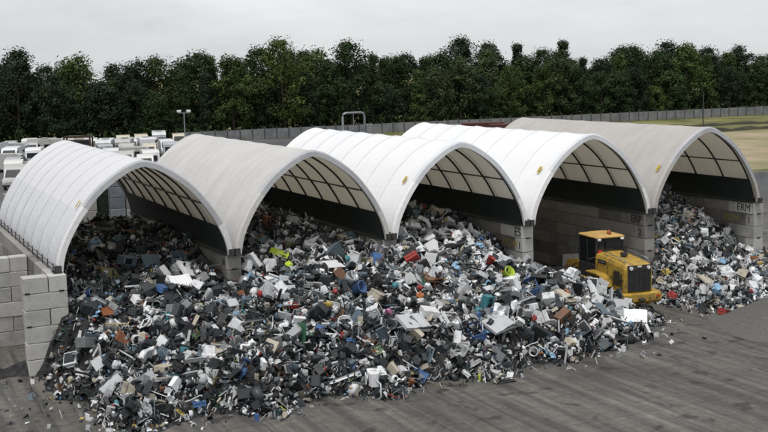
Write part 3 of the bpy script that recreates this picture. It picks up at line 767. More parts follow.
def k_kettle():
    b = MB(); b.lathe([(.001,-.11),(.09,-.11),(.085,.0),(.07,.09),(.04,.12),(.001,.125)], 14); b.box(-.13,-.07,-.015,.015,.03,.07, taper=(.5,1))
    h = MB(); h.tube([(.07,0,.1),(.13,0,.09),(.14,0,0),(.09,0,-.07)], .012, 5)
    return [P('kettle', b, [plastic]), P('handle', h, [m_black])], 'kettle', .09
def k_speaker():
    b = MB(); b.box(-.12,.12,-.12,.12,-.2,.2, ch=.006, jit=.006)
    f = MB(); f.cyl((0,-.122,-.06),(0,-.13,-.06),.09,n=16); f.cyl((0,-.122,.1),(0,-.13,.1),.05,n=14)
    return [P('speaker_box', b, [plastic]), P('speaker_cone', f, [m_screen])], 'speaker box', .14
def k_washer_drum():
    b = MB(); b.lathe([(.2,-.14),(.22,-.13),(.22,.13),(.2,.14),(.185,.14),(.185,-.12),(.001,-.12)], 20)
    return [P('machine_drum', b, [m_steel])], 'steel machine drum', .16
def k_dvd():
    b = MB(); b.box(-.21,.21,-.14,.14,-.04,.04, ch=.005, jit=.006)
    f = MB(); f.box(-.205,.205,-.152,-.142,-.035,.035); f.box(-.08,.08,-.155,-.152,.0,.02,1)
    return [P('disc_player', b, [sheet_metal]), P('front_panel', f, [m_black, m_steel])], 'flat disc player', .06
def k_scanner():
    b = MB(); b.box(-.16,.16,-.23,.23,-.03,.02, ch=.012)
    f = MB(); M = Matrix.Translation((0,.22,.022)) @ Matrix.Rotation(random.uniform(0,.7),4,'X'); f.box(-.155,.155,-.44,0,0,.02, M=M)
    return [P('scanner', b, [plastic, m_screen]), P('lid', f, [plastic])], 'flatbed scanner', .07
def k_phone():
    b = MB(); b.box(-.09,.09,-.1,.1,-.03,.03, ch=.012, taper=(.95,.8))
    f = MB(); f.tube([(-.1,.03,.05),(-.08,.0,.075),(.08,.0,.075),(.1,.03,.05)], .02, 6)
    return [P('desk_phone', b, [plastic]), P('handset', f, [plastic])], 'desk telephone', .06
def k_toaster():
    b = MB(); b.box(-.14,.14,-.08,.08,-.09,.09, ch=.03); b.box(-.1,.1,-.04,-.015,.089,.092,1); b.box(-.1,.1,.015,.04,.089,.092,1)
    return [P('toaster', b, [plastic, m_black])], 'toaster', .09
def k_cable():
    b = MB(); pts = [(random.uniform(-.25,.25), random.uniform(-.2,.2), random.uniform(-.06,.1)) for _ in range(14)]
    sm = []
    for i in range(len(pts)-1):
        for t in (0,.33,.66): sm.append(tuple(pts[i][k]*(1-t)+pts[i+1][k]*t+.02*math.sin(i*3+t*6) for k in range(3)))
    b.tube(sm, .011, 5)
    return [P('cable_tangle', b, [soft])], 'tangle of cable', .08
def k_housing():
    b = MB(); w_, d, h = random.uniform(.18,.26), random.uniform(.14,.22), random.uniform(.08,.16); t = .012
    b.box(-w_, w_, -d, d, -h, -h+t, jit=.008)
    for sg in (-1, 1): b.box(sg*w_-t/2, sg*w_+t/2, -d, d, -h, h*random.uniform(.6,1), jit=.008); b.box(-w_, w_, sg*d-t/2, sg*d+t/2, -h, h*random.uniform(.6,1), jit=.008)
    b.box(-w_*.3, -w_*.3+t, -d, d, -h, h*.3)
    g = MB(); g.box(-w_*.25, w_*.9, -d*.8, d*.8, -h+.02, -h+.026); g.box(0, w_*.5, -d*.3, d*.4, -h+.026, -h+.09); g.tube([(-w_*.2,0,-h+.05),(0,d*.5,h*.2),(w_*.6,d*.3,h*.4),(w_*.9,-d*.2,0)], .012, 5)
    return [P('open_housing', b, [plastic]), P('inner_board', g, [m_darksteel])], 'opened housing', .12
def k_film():
    b = MB(); n = 9; w_ = .32; ph = [random.uniform(0,6) for _ in range(6)]
    vs = [(w_*(2*i/(n-1)-1)*(1+.1*math.sin(j+ph[0])), w_*.7*(2*j/(n-1)-1)*(1+.1*math.sin(i+ph[1])), .07*math.sin(i*1.3+ph[2]+j*.5)+.06*math.cos(j*1.6+ph[3]-i*.6)+random.uniform(-.02,.02)) for j in range(n) for i in range(n)]
    b.add(vs, [(j*n+i, j*n+i+1, (j+1)*n+i+1, (j+1)*n+i) for j in range(n-1) for i in range(n-1)])
    return [P('crumpled_sheet', b, [soft])], 'crumpled sheet', .08
def k_appliance():
    b = MB(); b.box(-.3,.3,-.28,.28,-.42,.42, ch=.012, jit=.01)
    f = MB(); f.box(-.29,.29,-.31,-.283,-.38,.3, ch=.01); f.cyl((0,-.31,-.04),(0,-.325,-.04),.17,n=20, mi=1)
    return [P('washing_machine', b, [sheet_metal]), P('door', f, [sheet_metal, m_screen])], 'washing machine', .35

# kind: (builder, how many, allowed colours or None, resting: flat keeps roughly level)
KINDS = [(k_tower, 170, ['white','pale grey','beige','charcoal','black','grey']), (k_crt, 110, ['beige','pale grey','charcoal','white','grey']), (k_flat, 90, ['black','charcoal','pale grey','slate blue']),
 (k_printer, 150, ['white','beige','pale grey','charcoal','grey']), (k_keyb, 70, ['white','beige','black','pale grey']), (k_panel(.26,.20,.06), 170, None), (k_panel(.42,.13,.0), 70, None), (k_housing, 240, ['white','pale grey','beige','grey','charcoal','black']), (k_film, 170, ['white','pale grey','black','slate blue','light blue']),
 (k_micro, 60, ['white','pale grey','black','grey']), (k_bucket, 40, None), (k_crate, 40, ['grey','slate blue','black','blue','red','dark green']), (k_bar, 100, ['white','pale grey','grey','beige']),
 (k_pipe, 90, ['white','pale grey','black','grey']), (k_hose, 50, ['black','pale grey','charcoal','white']), (k_vac, 60, ['red','slate blue','charcoal','pale grey','black','yellow','dark green','teal']),
 (k_psu, 70, ['pale grey','grey','black']), (k_board, 50, ['dark green']), (k_laptop, 40, ['black','charcoal','pale grey']), (k_bag, 150, ['white','pale grey','black','light blue','yellow','slate blue']),
 (k_fan, 30, ['white','pale grey','blue']), (k_kettle, 35, ['white','charcoal','red','pale grey','beige']), (k_speaker, 60, ['black','charcoal','brown','pale grey']), (k_washer_drum, 20, ['pale grey']),
 (k_dvd, 130, ['pale grey','charcoal','grey','black']), (k_scanner, 50, ['white','pale grey','beige','charcoal']), (k_phone, 80, ['white','charcoal','beige']), (k_toaster, 80, ['white','pale grey','red','charcoal','yellow']),
 (k_cable, 110, ['black','grey','white']), (k_appliance, 0, ['white'])]
placed = []           # (root, x, y, z, colour, phrase, pose)
taken = []
def put(variants, phrase, lift, x, y, col, scale=1.0, rot=None, z=None):
    parts = random.choice(variants)
    if not parts[1]:
        root = obj(parts[0][0], parts[0][1]); 
        for nm, me in parts[0][2]: obj(nm, me, root)
        parts[1].append(root)
    else: root = copy_tree(parts[1][0])
    h = heap_h(x, y) if z is None else z
    if rot is None and phrase in ('bent pipe', 'bent metal rail'): rot = (random.uniform(0, 6.28), random.uniform(-.45,.45), random.uniform(0, 6.28))
    if rot is None: rot = (random.uniform(-1.1,1.1), random.uniform(-1.1,1.1), random.uniform(0, 2*PI)) if random.random() < .6 else (random.uniform(0,2*PI), random.uniform(0,2*PI), random.uniform(0,2*PI))
    root.location = (x, y, h+.05+lift*scale*.45); root.rotation_euler = rot; root.scale = (scale,)*3
    q = random.uniform(.82, 1.1); set_col(root, tuple(min(.8, a*q) for a in PAL[col]))
    tilt = (Euler(rot).to_matrix() @ Vector((0,0,1))).z
    pose = 'lying flat' if tilt > .85 else 'upside down' if tilt < -.6 else 'on edge' if abs(tilt) < .35 else 'leaning'
    placed.append((root, x, y, root.location.z, col, phrase, pose)); taken.append((x, y))
    return root
LIB = {}
FILL = []
for fn, cnt, cols in KINDS:
    vs3 = []
    for _ in range(3):
        parts, phrase, lift = fn()
        vs3.append(((parts[0][0], parts[0][1], parts[1:]), []))
    LIB[phrase] = (vs3, phrase, lift) if phrase not in LIB else LIB[phrase]
    FILL.append((vs3, phrase, lift, cnt, cols))
#SPECIALS-BEGIN
SPECIAL = [
 (26.40,4.64,'washing machine','white',1.4,(1.45,.25,.35),'white appliance cabinet tipped on its back at the heap edge beside the loader'),
 (5.22,0.71,'casing panel','white',1.9,(.75,.3,.6),"larger bright white casing panel leaning in front of the second shelter's left foot"),
 (4.46,-0.70,'casing panel','white',1.6,(.6,.1,.2),'white casing panel leaning just below a larger white one, right of the leftmost bay'),
 (16.22,-3.68,'plastic bucket','red',.95,(.4,.5,0),'bright red bucket lying before the ES wall'),
 (16.61,-4.31,'plastic bucket','lime',1.35,(.9,-.2,.4),'lime green tub standing out right of the red bucket'),
 (13.99,-7.10,'speaker box','teal',1.35,(.15,.1,.3),'teal upright box in the middle of the slope before the ES wall'),
 (8.80,-0.73,'crumpled plastic bag','lime',.9,(0,.2,.4),'lime yellow bag right beside a tall white sheet'),
 (8.22,-0.26,'casing panel','white',1.3,(1.3,.2,.7),'tall white sheet standing beside the lime yellow bag'),
 (10.09,-2.12,'flat disc player','white',2.0,(.35,.1,.3),'flat white box lying below the skirt of the beige shelter'),
 (9.90,-4.22,'steel machine drum','pale grey',1.2,(.6,.3,0),'pale grey drum lying above the blue tub'),
 (10.01,-4.57,'plastic bucket','blue',1.4,(1.1,.5,.3),'blue tub lying on its side below the pale grey drum'),
 (10.68,-4.86,'printer','beige',1.5,(.5,.3,.6),'beige printer tilted right of the blue tub'),
 (8.56,-5.14,'kettle','yellow',1.6,(.9,.3,0),'yellow round canister left of the white rail'),
 (10.78,-5.54,'crumpled plastic bag','pink',.8,(.2,.3,1),'pink bag low on the slope near the middle'),
 (6.42,-3.99,'crumpled plastic bag','red',.7,(.3,1.2,.3),'small red bag below a larger red thing in front of the beige shelter'),
 (7.75,-0.51,'vacuum cleaner','red',.8,(.3,.4,2),"red vacuum cleaner in front of the beige shelter's opening"),
 (14.39,-4.76,'coiled hose','white',1.3,(.6,.2,0),'white coiled hose in the middle of the slope'),
 (16.15,-7.62,'tube monitor','white',1.25,(-.5,.2,.5),'white tube monitor near the toe, left of the brown box'),
 (16.85,-7.77,'speaker box','brown',1.5,(.4,1.0,.6),'brown wooden box leaning beside the white tube monitor'),
 (18.83,-5.15,'vacuum cleaner','orange',.9,(.3,.1,1),'orange-red round vacuum cleaner below the white appliance cabinet'),
 (17.67,-5.25,'tube monitor','slate blue',1.1,(.1,.1,.4),'slate blue monitor left of the orange-red vacuum cleaner'),
 (20.57,-4.64,'casing panel','white',1.4,(1.1,.3,.5),'white casing panel propped below the appliance cabinet'),
 (20.78,-6.95,'casing panel','white',1.9,(.5,.15,-.6),'long white casing panel at the heap toe before the loader'),
 (20.50,-5.14,'microwave oven','white',1.3,(.3,.4,.5),'white microwave oven near the heap edge left of the loader'),
 (21.24,-5.35,'casing panel','pale grey',1.6,(.7,.2,-.5),'pale casing panel just left of the long white one by the loader'),
 (29.78,-2.20,'printer','light blue',1.0,(.3,.3,.4),"light blue box high in the rightmost bay's heap"),
 (29.58,-0.60,'computer tower','white',1.1,(.3,1.2,.4),'white computer tower halfway up the rightmost heap'),
 (29.13,0.88,'desk telephone','white',2.0,(.6,.2,.4),'small white box high at the left of the rightmost heap'),
 (29.20,0.46,'flatbed scanner','white',.9,(.5,.2,.9),'white flat box below another at the left of the rightmost heap'),
 (28.31,-0.52,'toaster','white',1.4,(.7,.2,.5),'white square box low at the left of the rightmost heap'),
 (25.98,-3.06,'crumpled plastic bag','red',1.3,(0,0,.3),'dark red lump at the toe of the rightmost heap beside the loader'),
 (27.51,-3.53,'casing panel','beige',1.4,(.6,.2,.4),'beige cardboard-like sheet in the rightmost heap'),
 (28.98,-3.25,'crumpled plastic bag','white',2.2,(.1,.2,.3),'largest white bag in the rightmost heap'),
 (27.27,-4.49,'crumpled plastic bag','light blue',1.4,(1.2,.2,.3),'pale blue bag hanging down the lower rightmost heap'),
 (29.12,-4.96,'crumpled plastic bag','white',1.7,(.9,.3,.3),'white bag at the right edge of the rightmost heap'),
 (33.45,-0.12,'printer','white',1.2,(.3,.4,.5),'white printer by the ERM wall'),
 (29.32,-3.95,'tube monitor','beige',1.1,(.3,.4,.5),'beige monitor right of the largest white bag'),
 (26.20,-6.08,'open plastic crate','red',.9,(.2,.2,.4),"red crate on the floor at the rightmost heap's toe"),
 (13.06,-4.49,'casing panel','brown',1.5,(.4,.2,.4),'brown cardboard-coloured panel before the middle bay'),
 (12.11,-5.46,'crumpled plastic bag','orange',.9,(.2,.2,.4),'orange-red bag left of the middle of the slope'),
 (10.73,-7.54,'casing panel','pale grey',2.0,(.45,.2,.2),'large pale panel lowest in the middle of the slope'),
 (13.89,-8.00,'casing panel','pale grey',1.9,(.45,-.1,.3),'large grey-white panel low, left of the white tube monitor'),
 (12.36,-7.26,'open plastic crate','white',1.2,(.8,.2,.4),'white open crate low on the slope in the middle'),
 (9.69,4.08,'speaker box','rust brown',1.0,(.1,.1,.3),"rust brown box upright in the beige shelter's bay"),
 (8.65,3.60,'kettle','yellow',1.0,(.4,.2,0),"yellow kettle at the left of the beige shelter's bay"),
 (27.24,14.44,'computer tower','pale grey',1.6,(.1,.2,.3),'tall grey cabinet, left one of two, leaning on the wall in the middle bay'),
 (27.25,13.23,'computer tower','grey',1.7,(.15,-.1,.2),'tall grey cabinet, right one of two, leaning on the wall in the middle bay'),
 (17.09,1.83,'toaster','white',1.5,(.9,.1,.2),'white square box in the middle of the middle bay'),
 (15.98,2.58,'crumpled plastic bag','pale grey',1.1,(.2,.1,.2),'pale grey bag at the left of the middle bay'),
 (3.92,6.95,'crumpled plastic bag','slate blue',1.4,(1.2,.1,.2),'slate blue bag high in the leftmost bay'),
 (3.29,2.95,'microwave oven','slate blue',1.3,(.1,.2,.4),'slate blue oven casing in the leftmost bay'),
 (4.21,2.75,'casing panel','slate blue',1.5,(.9,.2,.4),'slate blue sheet before the leftmost bay'),
 (5.47,2.97,'casing panel','slate blue',1.3,(.7,.2,.4),'slate blue panel near the right wall of the leftmost bay'),
 (2.40,1.90,'casing panel','olive',1.6,(.6,.4,.4),'olive green panel in front of the leftmost bay'),
 (1.20,0.25,'plastic bucket','blue',1.1,(1.0,.8,.4),'dark blue tub near the left pier'),
 (1.64,-0.85,'casing panel','rust brown',1.1,(.6,.2,.4),'rust brown panel low near the left pier'),
 (2.67,-1.40,'printer','white',1.1,(.5,.2,.4),"white printer in front of the leftmost bay's middle"),
 (3.54,-1.41,'printer','blue',1.1,(.4,.2,.8),'blue printer left of the two white panels'),
 (5.81,-3.55,'bent metal rail','white',1.2,(.3,.2,1.2),'white rail, upper one of two crossing below the beige shelter'),
 (5.75,-4.45,'bent metal rail','white',1.3,(.3,.2,.5),'white rail, lower one of two crossing below the beige shelter'),
 (9.18,-5.23,'bent metal rail','white',1.1,(.5,.6,2.2),'straight white rail pointing downhill in the middle'),
 (11.17,-5.59,'bent metal rail','white',1.3,(.5,.2,.8),'white rail right of the beige printer'),
 (6.92,-5.01,'bent metal rail','white',1.1,(1.4,.2,1.5),'white upright rail left of the yellow canister'),
 (6.00,-3.77,'toaster','slate blue',1.5,(.4,.2,.2),'slate blue rounded box beside the white rails'),
 (1.46,-3.30,'bent pipe','yellow',.7,(.4,.2,.2),'yellow pipe low near the left pier'),
 (15.48,-2.73,'vacuum cleaner','charcoal',1.2,(.4,.2,.2),'charcoal vacuum cleaner left of the red bucket'),
 (20.26,0.08,'computer tower','pale grey',1.2,(.4,.6,.2),'pale computer tower right under the ES wall end'),
 (16.61,-0.18,'casing panel','white',1.2,(.4,.2,.2),'white panel at the mouth of the middle bay'),
 (14.97,-1.05,'computer tower','white',1.3,(.9,.6,.2),'white computer tower at the left mouth of the middle bay'),
]
for x, y, phrase, col, sc_, rot, lab in SPECIAL:
    v3, _, lift = LIB[phrase]
    r0 = put(v3[:1] if phrase != 'casing panel' else v3, phrase, lift, x, y, col, sc_, rot); r0['label'] = lab; r0.location.z += .5 if phrase == 'washing machine' else .07
    if phrase == 'washing machine': taken += [(x+a*.2-.25, y-.2*b_) for a in range(-2,3) for b_ in range(0,5)]
    for k in range(3): taken.append((x+random.uniform(-.25,.25)*sc_, y+random.uniform(-.35,.05)*sc_))
#SPECIALS-END
for vs3, phrase, lift, cnt, cols in FILL:
    cnt = min(280, int(cnt*1.28))
    fn_v = (vs3, phrase, lift)
    done = 0; tries = 0
    while done < cnt and tries < 4000:
        tries += 1
        if random.random() < .78: x = random.uniform(-.2, 23.3); y = random.uniform(-9, 12) if random.random() < .45 else random.uniform(-9, 2)
        else: x = random.uniform(26, 35); y = random.uniform(-7, 6)
        h = heap_h(x, y)
        if h < .22: continue
        fr = (x/S) % 1
        if y > -.75 and min(fr, 1-fr)*S < .62: continue
        if x < .9 and y > -1.2: continue
        px, py, _ = proj(x, y, h+.15)
        if not (10 < px < 762 and py < 415) or not in_view(x, y, h+.15, 0): continue
        if any((x-a)**2+(y-c)**2 < .028 for a, c in taken): continue
        col = pick(x, y)
        if cols is not None and col not in cols:
            if random.random() < .35: continue
            dark = sum(PAL[col]) < .45
            cand = [c for c in cols if (sum(PAL[c]) < .45) == dark] or cols
            col = random.choice(cand)
        put(fn_v[0], phrase, lift, x, y, col, random.choice((.5,.55,.6,.65,.7,.8,.85,.9,1.0,1.1,1.3)))
        done += 1

# ---- labels: colour, kind, how it lies and where
BAY = ['leftmost bay', 'beige second bay', 'middle bay', "loader's bay", 'rightmost bay']
SH = {'halfway down before the ': 'midslope before '}
def where(x, y):
    b = max(0, min(4, int(x//S))); f = (x-b*S)/S
    third = 'left side' if f < .34 else 'middle' if f < .67 else 'right side'
    if y > 6: d = 'deep in the '+BAY[b]
    elif y > 2.5: d = 'well inside the '+BAY[b]
    elif y > 0: d = 'at the mouth of the '+BAY[b]
    elif y > -2: d = 'just in front of the '+BAY[b]
    elif y > -4: d = 'midslope before '+BAY[b]
    else: d = 'low before the '+BAY[b]
    return d, third
seen = {}
for it in placed:
    root, x, y, z, col, phrase, pose = it
    d, third = where(x, y)
    if root.get('label'): continue
    lab = f'{col} {phrase} {pose}, {d}, {third}'
    seen.setdefault(lab, []).append(it)
for lab, its in seen.items():
    if len(its) == 1: its[0][0]['label'] = ' '.join(lab.split()[:16]); continue
    done_l = {}
    for it in its:
        root, x, y, z, col, phrase, pose = it
        best = sorted((q for q in placed if q[0] is not root and q[5] != phrase), key=lambda q: (q[1]-x)**2+(q[2]-y)**2+(q[3]-z)**2)[0]
        d, third = where(x, y)
        l2 = f'{col} {phrase} beside {best[4]} {best[5]}, {d}'
        root['label'] = ' '.join(l2.split()[:16]); done_l.setdefault(root['label'], []).append(root)
GR = {}
for it in placed:
    root = it[0]; root['category'] = {'flat screen': 'monitor', 'tube monitor': 'monitor', 'coiled hose': 'hose'}.get(it[5], it[5] if len(it[5].split()) <= 2 else ' '.join(it[5].split()[-2:]))
    if not root.get('group'): root['group'] = 'scrapped '+it[5]+' items on the heap'

# ---------------------------------------------------------------- wheel loader
def paint(name, c1, c2, rough=.45):
    m, nt, b = nodes_of(name)
    tc, nz, cr = noise_mix(nt, b, c2, c1, 3.4, detail=14, lo=.34, hi=.56); nz.inputs['Roughness'].default_value = .72; b.inputs['Roughness'].default_value = rough
    return m
m_yel = paint('loader_yellow', (.43,.27,.035), (.16,.115,.05)); m_tyre = simple('tyre_rubber', (.018,.018,.018), (.05,.045,.04), rough=.9, scale=5)
m_glass = simple('cab_glass', (.006,.008,.009), (.01,.013,.014), rough=.06, spec=.7)
m_lamp = simple('lamp_lens', (.75,.76,.78), (.6,.62,.64), rough=.15); m_red = simple('red_lens', (.5,.03,.02), (.4,.02,.02), rough=.3)
m_roof = paint('loader_roof_yellow', (.50,.32,.10), (.33,.21,.08), .6); m_orange = simple('orange_beacon', (.38,.10,.05), (.30,.07,.04), rough=.3)
LT = empty('wheel_loader', (23.55, -1.30, 0), math.radians(-7)); LT.scale = (.95,.95,.95); tag(LT, 'yellow wheel loader with black radiator grille backed into the fourth bay', 'wheel loader')
b = MB()     # rear frame and counterweight
b.prism([(-2.2,.62),(-3.15,.55),(-3.3,.68),(-3.3,.98),(-3.12,1.06),(-2.2,1.08)], -1.04, 1.04)
b.prism([(-3.0,.42),(-3.2,.62),(-2.2,.72),(-2.0,.5)], -.62, .62)
b.build('counterweight', m_yel, LT)
b = MB(); b.box(-.5,.5,-2.3,.6,.45,1.18, ch=.03); b.build('rear_chassis', m_darksteel, LT)
b = MB()     # engine hood, rounded shoulders, top falling to the rear
sec = lambda w_, zt: [(-w_,1.09),(-w_,zt-.24),(-w_+.06,zt-.08),(-w_+.2,zt),(w_-.2,zt),(w_-.06,zt-.08),(w_,zt-.24),(w_,1.09)]
ys = [(-3.12,.66,2.26),(-3.02,.70,2.36),(-2.3,.74,2.44),(-1.4,.76,2.50),(-.62,.76,2.54)]
vs = []; fs = []
for y, w_, zt in ys: vs += [(x, y, z) for x, z in sec(w_, zt)]
n = 8
for j in range(len(ys)-1):
    for k in range(n): fs.append((j*n+k, j*n+(k+1) % n, (j+1)*n+(k+1) % n, (j+1)*n+k))
fs += [tuple(range(n)), tuple(range(len(ys)*n-1, (len(ys)-1)*n-1, -1))]
b.add(vs, fs); hood = b.build('engine_hood', m_yel, LT)
b = MB()
for s in (-1, 1):
    b.box(s*.765-.012, s*.765+.012, -2.75, -2.28, 1.32, 1.98, ch=.01)
for k in range(9):
    for s in (-1, 1): b.box(s*.78-.008, s*.78+.008, -2.72, -2.31, 1.36+k*.068, 1.385+k*.068)
b.build('side_louvre', m_black, hood)
b = MB()
for y in (-2.85, -2.2, -1.72, -.8): 
    b.box(-.775, .775, y-.008, y+.008, 1.12, 1.9 if y < -2 else 2.1)
b.box(-.778,.778,-3.0,-.65,1.62,1.632)
b.build('panel_joint', m_black, hood)
b = MB()
for sg in (-1,1): b.tube([(sg*.6,-2.9,2.3),(sg*.6,-2.9,2.52),(sg*.6,-1.2,2.66),(sg*.6,-1.2,2.4)], .018, 6); b.box(sg*.79-.012, sg*.79+.012, -1.5, -1.0, 2.17, 2.21)
b.build('grab_rail', m_steel, hood)
b = MB()
for q in (-.8,-.45,0,.45,.8): b.cyl((q,-3.24,.78),(q,-3.33,.78),.04,n=8)
b.box(-.13,.13,-3.5,-3.28,.5,.62, ch=.02); b.box(-.13,.13,-3.5,-3.28,.72,.82, ch=.02); b.cyl((0,-3.43,.45),(0,-3.43,.88),.03,n=8)
b.build('tow_hitch', m_darksteel, LT)
b = MB()
for sg in (-1,1): b.box(sg*.75-.02, sg*.75+.02, -3.02,-2.3,.6,1.0)
b.build('side_step', m_darksteel, LT)
b = MB()
for s in (-1, 1): b.box(s*.772-.004, s*.772+.004, -1.6, -.85, 2.1, 2.28)
b.build('side_decal', m_black, hood)
b = MB(); b.box(-.58,.58,-3.19,-3.13,1.12,2.16, ch=.015); b.box(-.6,.6,-3.17,-3.12,2.19,2.28)
for k in range(14): b.box(-.55,.55,-3.205,-3.185,1.17+k*.07,1.19+k*.07)
for q in (-.28, 0, .28): b.box(q-.012,q+.012,-3.215,-3.2,1.15,2.14)
b.build('radiator_grille', m_black, LT)
for s in (-1, 1):
    b = MB(); b.cyl((s*.44,-3.17,2.17),(s*.44,-3.235,2.17),.075,.085,n=14); b.build('headlight', m_lamp, LT)
    b = MB(); b.box(s*.88-.08,s*.88+.08,-3.33,-3.298,.82,.9); b.build('tail_light', m_red, LT)
b = MB(); b.box(-.1,.1,-3.2,-3.17,2.20,2.26); b.build('badge', m_lamp, LT)
b = MB(); b.cyl((.28,-1.5,2.45),(.28,-1.5,2.82),.06,n=10); b.cyl((.28,-1.5,2.8),(.30,-1.6,2.95),.05,n=10); b.build('exhaust_pipe', m_black, LT)
b = MB(); b.cyl((-.02,-1.9,2.42),(-.02,-1.9,2.54),.08,n=12); b.cyl((-.02,-1.9,2.54),(-.02,-1.9,2.66),.17,n=14); b.build('air_cleaner', m_black, LT)
# cab
cabw, cy0, cy1 = .74, -.62, 1.0
b = MB(); b.box(-cabw, cabw, cy0, cy1, 1.15, 1.95, ch=.03)
for (x, y) in ((-cabw+.05, cy0+.05), (cabw-.05, cy0+.05), (-cabw+.05, cy1-.05), (cabw-.05, cy1-.05), (-cabw+.05, .2), (cabw-.05, .2)):
    b.box(x-.045, x+.045, y-.045, y+.045, 1.95, 3.16)
cab = b.build('cab', m_black, LT)
b = MB(); g = .035
b.box(-cabw+.06, cabw-.06, cy0+.02, cy0+.035, 1.95, 3.12); b.box(-cabw+.06, cabw-.06, cy1-.035, cy1-.02, 1.95, 3.12)
for s in (-1, 1): b.box(s*(cabw-.03)-.008, s*(cabw-.03)+.008, cy0+.1, cy1-.1, 1.95, 3.12)
b.build('window', m_glass, cab)
b = MB(); b.cbox(-.80, .80, -.72, 1.08, 3.17, 3.27, .05, taper=(.90,.90)); b.cbox(-.5, .5, -.5, .85, 3.27, 3.33, .03, taper=(.7,.75)); rf = b.build('cab_roof', m_roof, LT)
b = MB()
for (x, y) in ((-.6,-.7),(.6,-.7),(-.6,1.06),(.6,1.06)): b.cbox(x-.08,x+.08,y-.05,y+.05,3.06,3.16,.02)
b.build('work_light', m_lamp, rf)
b = MB(); b.lathe([(.08,3.34),(.08,3.41),(.06,3.46),(.03,3.49),(.001,3.50)], 12, M=Matrix.Translation((.1,-.35,0))); b.cyl((.1,-.35,3.33),(.1,-.35,3.37),.12,n=12); b.build('beacon', m_orange, rf)
b = MB(); b.cbox(-.28,.28,-.25,.3,1.96,2.1,.04); b.cbox(-.27,.27,-.42,-.28,2.05,2.6,.05); b.build('seat', m_black, LT)
b = MB(); b.cbox(-.66,-.44,-.70,-.645,2.42,2.62,.03); b.build('rear_reflector', m_red, LT)
b = MB()     # fenders and steps
for s in (-1, 1):
    b.prism([(-2.15,1.2),(-1.98,1.58),(-1.55,1.72),(-.5,1.72),(-.5,1.67),(-1.53,1.67),(-1.93,1.54),(-2.1,1.18)], s*.78 if s > 0 else -1.22, 1.22 if s > 0 else -.78)
    b.box(s*1.0-.22, s*1.0+.22, -.5, .55, 1.22, 1.28)
b.build('fender', m_yel, LT)
b = MB()
for s in (-1, 1):
    b.tube([(s*1.18,-.5,1.3),(s*1.18,-.5,2.1),(s*1.1,-.55,2.25),(s*.8,-.6,2.3)], .018, 6)
    b.tube([(s*1.2,.5,1.28),(s*1.2,.5,.6)], .02, 6); b.tube([(s*1.2,.2,1.28),(s*1.2,.2,.6)], .02, 6)
    for z in (.62,.85,1.08): b.box(s*1.2-.05, s*1.2+.05, .2, .5, z, z+.03)
    b.tube([(s*.8,1.0,2.7),(s*1.15,1.1,2.72)], .015, 5); b.box(s*1.17-.09, s*1.17+.09, 1.08, 1.12, 2.5, 2.85)
b.build('handrail', m_black, LT)
def wheel(x, y):
    s = 1 if x > 0 else -1; M = Matrix.Translation((x, y, .74)) @ Matrix.Rotation(PI/2, 4, 'Y')
    b = MB(); b.lathe([(.38,-.25),(.52,-.27),(.68,-.25),(.735,-.16),(.735,.16),(.68,.25),(.52,.27),(.38,.25)], 28, M=M)
    for k in range(22):
        a = 2*PI*k/22
        for sg in (-1, 1):
            Mk = M @ Matrix.Rotation(a+sg*.07, 4, 'Z') @ Matrix.Translation((.74, 0, sg*.13)) @ Matrix.Rotation(sg*.5, 4, 'X'); b.box(-.03,.025,-.035,.035,-.14,.14, M=Mk)
    t = b.build('wheel', m_tyre, LT)
    b = MB(); b.lathe([(.001,-.02),(.15,-.02),(.17,.08),(.30,.10),(.38,.22),(.38,-.25)], 20, M=M @ (Matrix.Identity(4) if s > 0 else Matrix.Rotation(PI, 4, 'X')))
    b.build('rim', m_yel, t)
for x in (-.98, .98):
    for y in (-1.3, 1.75): wheel(x, y)
b = MB(); b.box(-.42,.42,.8,2.6,.55,1.25, ch=.05); b.prism([(1.4,1.25),(1.5,1.9),(2.1,1.8),(2.5,1.25)], -.35, .35); b.build('front_chassis', m_yel, LT)
b = MB()
for s in (-1, 1): b.prism([(1.45,1.75),(1.5,1.9),(2.4,1.75),(3.3,.75),(3.4,.4),(3.2,.35),(2.9,.75),(2.2,1.45)], s*.5-.06, s*.5+.06)
b.box(-.45,.45,2.5,2.68,1.1,1.3); b.build('lift_arm', m_yel, LT)
b = MB(); b.cyl((.0,1.6,1.85),(0,2.7,1.5),.07,n=8); b.cyl((0,2.7,1.5),(0,3.3,1.1),.045,n=8); b.build('tilt_cylinder', m_steel, LT)
b = MB(); b.prism([(3.3,.25),(3.25,.8),(3.45,1.2),(3.55,1.2),(3.42,.8),(3.5,.35),(4.4,.14),(4.4,.08),(3.5,.1)], -1.25, 1.25)
for s in (-1, 1): b.prism([(3.3,.2),(3.3,.85),(3.52,1.2),(4.3,.14),(3.5,.1)], s*1.26-.02, s*1.26+.02)
b.build('bucket', m_darksteel, LT)

# ---------------------------------------------------------------- grey sand heap at the lower right
b = MB(); n = 36; vs = []; fs = []; cx, cy = 28.2, -8.6
for j in range(10):
    for k in range(n):
        a = 2*PI*k/n; R = 3.6*j/9; hh = 1.25*(.5+.5*math.cos(PI*j/9))**.9
        vs.append((cx+R*math.cos(a)*1.2+.08*math.sin(3*a)*j/3, cy+R*math.sin(a), hh-.02+.02*math.sin(5*a+j)))
for j in range(9):
    for k in range(n): fs.append((j*n+k, j*n+(k+1) % n, (j+1)*n+(k+1) % n, (j+1)*n+k))
b.add(vs, fs, smooth=True); o = b.build('sand_heap', simple('grey_sand', (.13,.125,.118), (.10,.097,.092), rough=.95, scale=9, bump_s=.5, bump_scale=40, spec=.1)); tag(o, 'smooth grey sand heap at the lower right edge', 'sand heap')

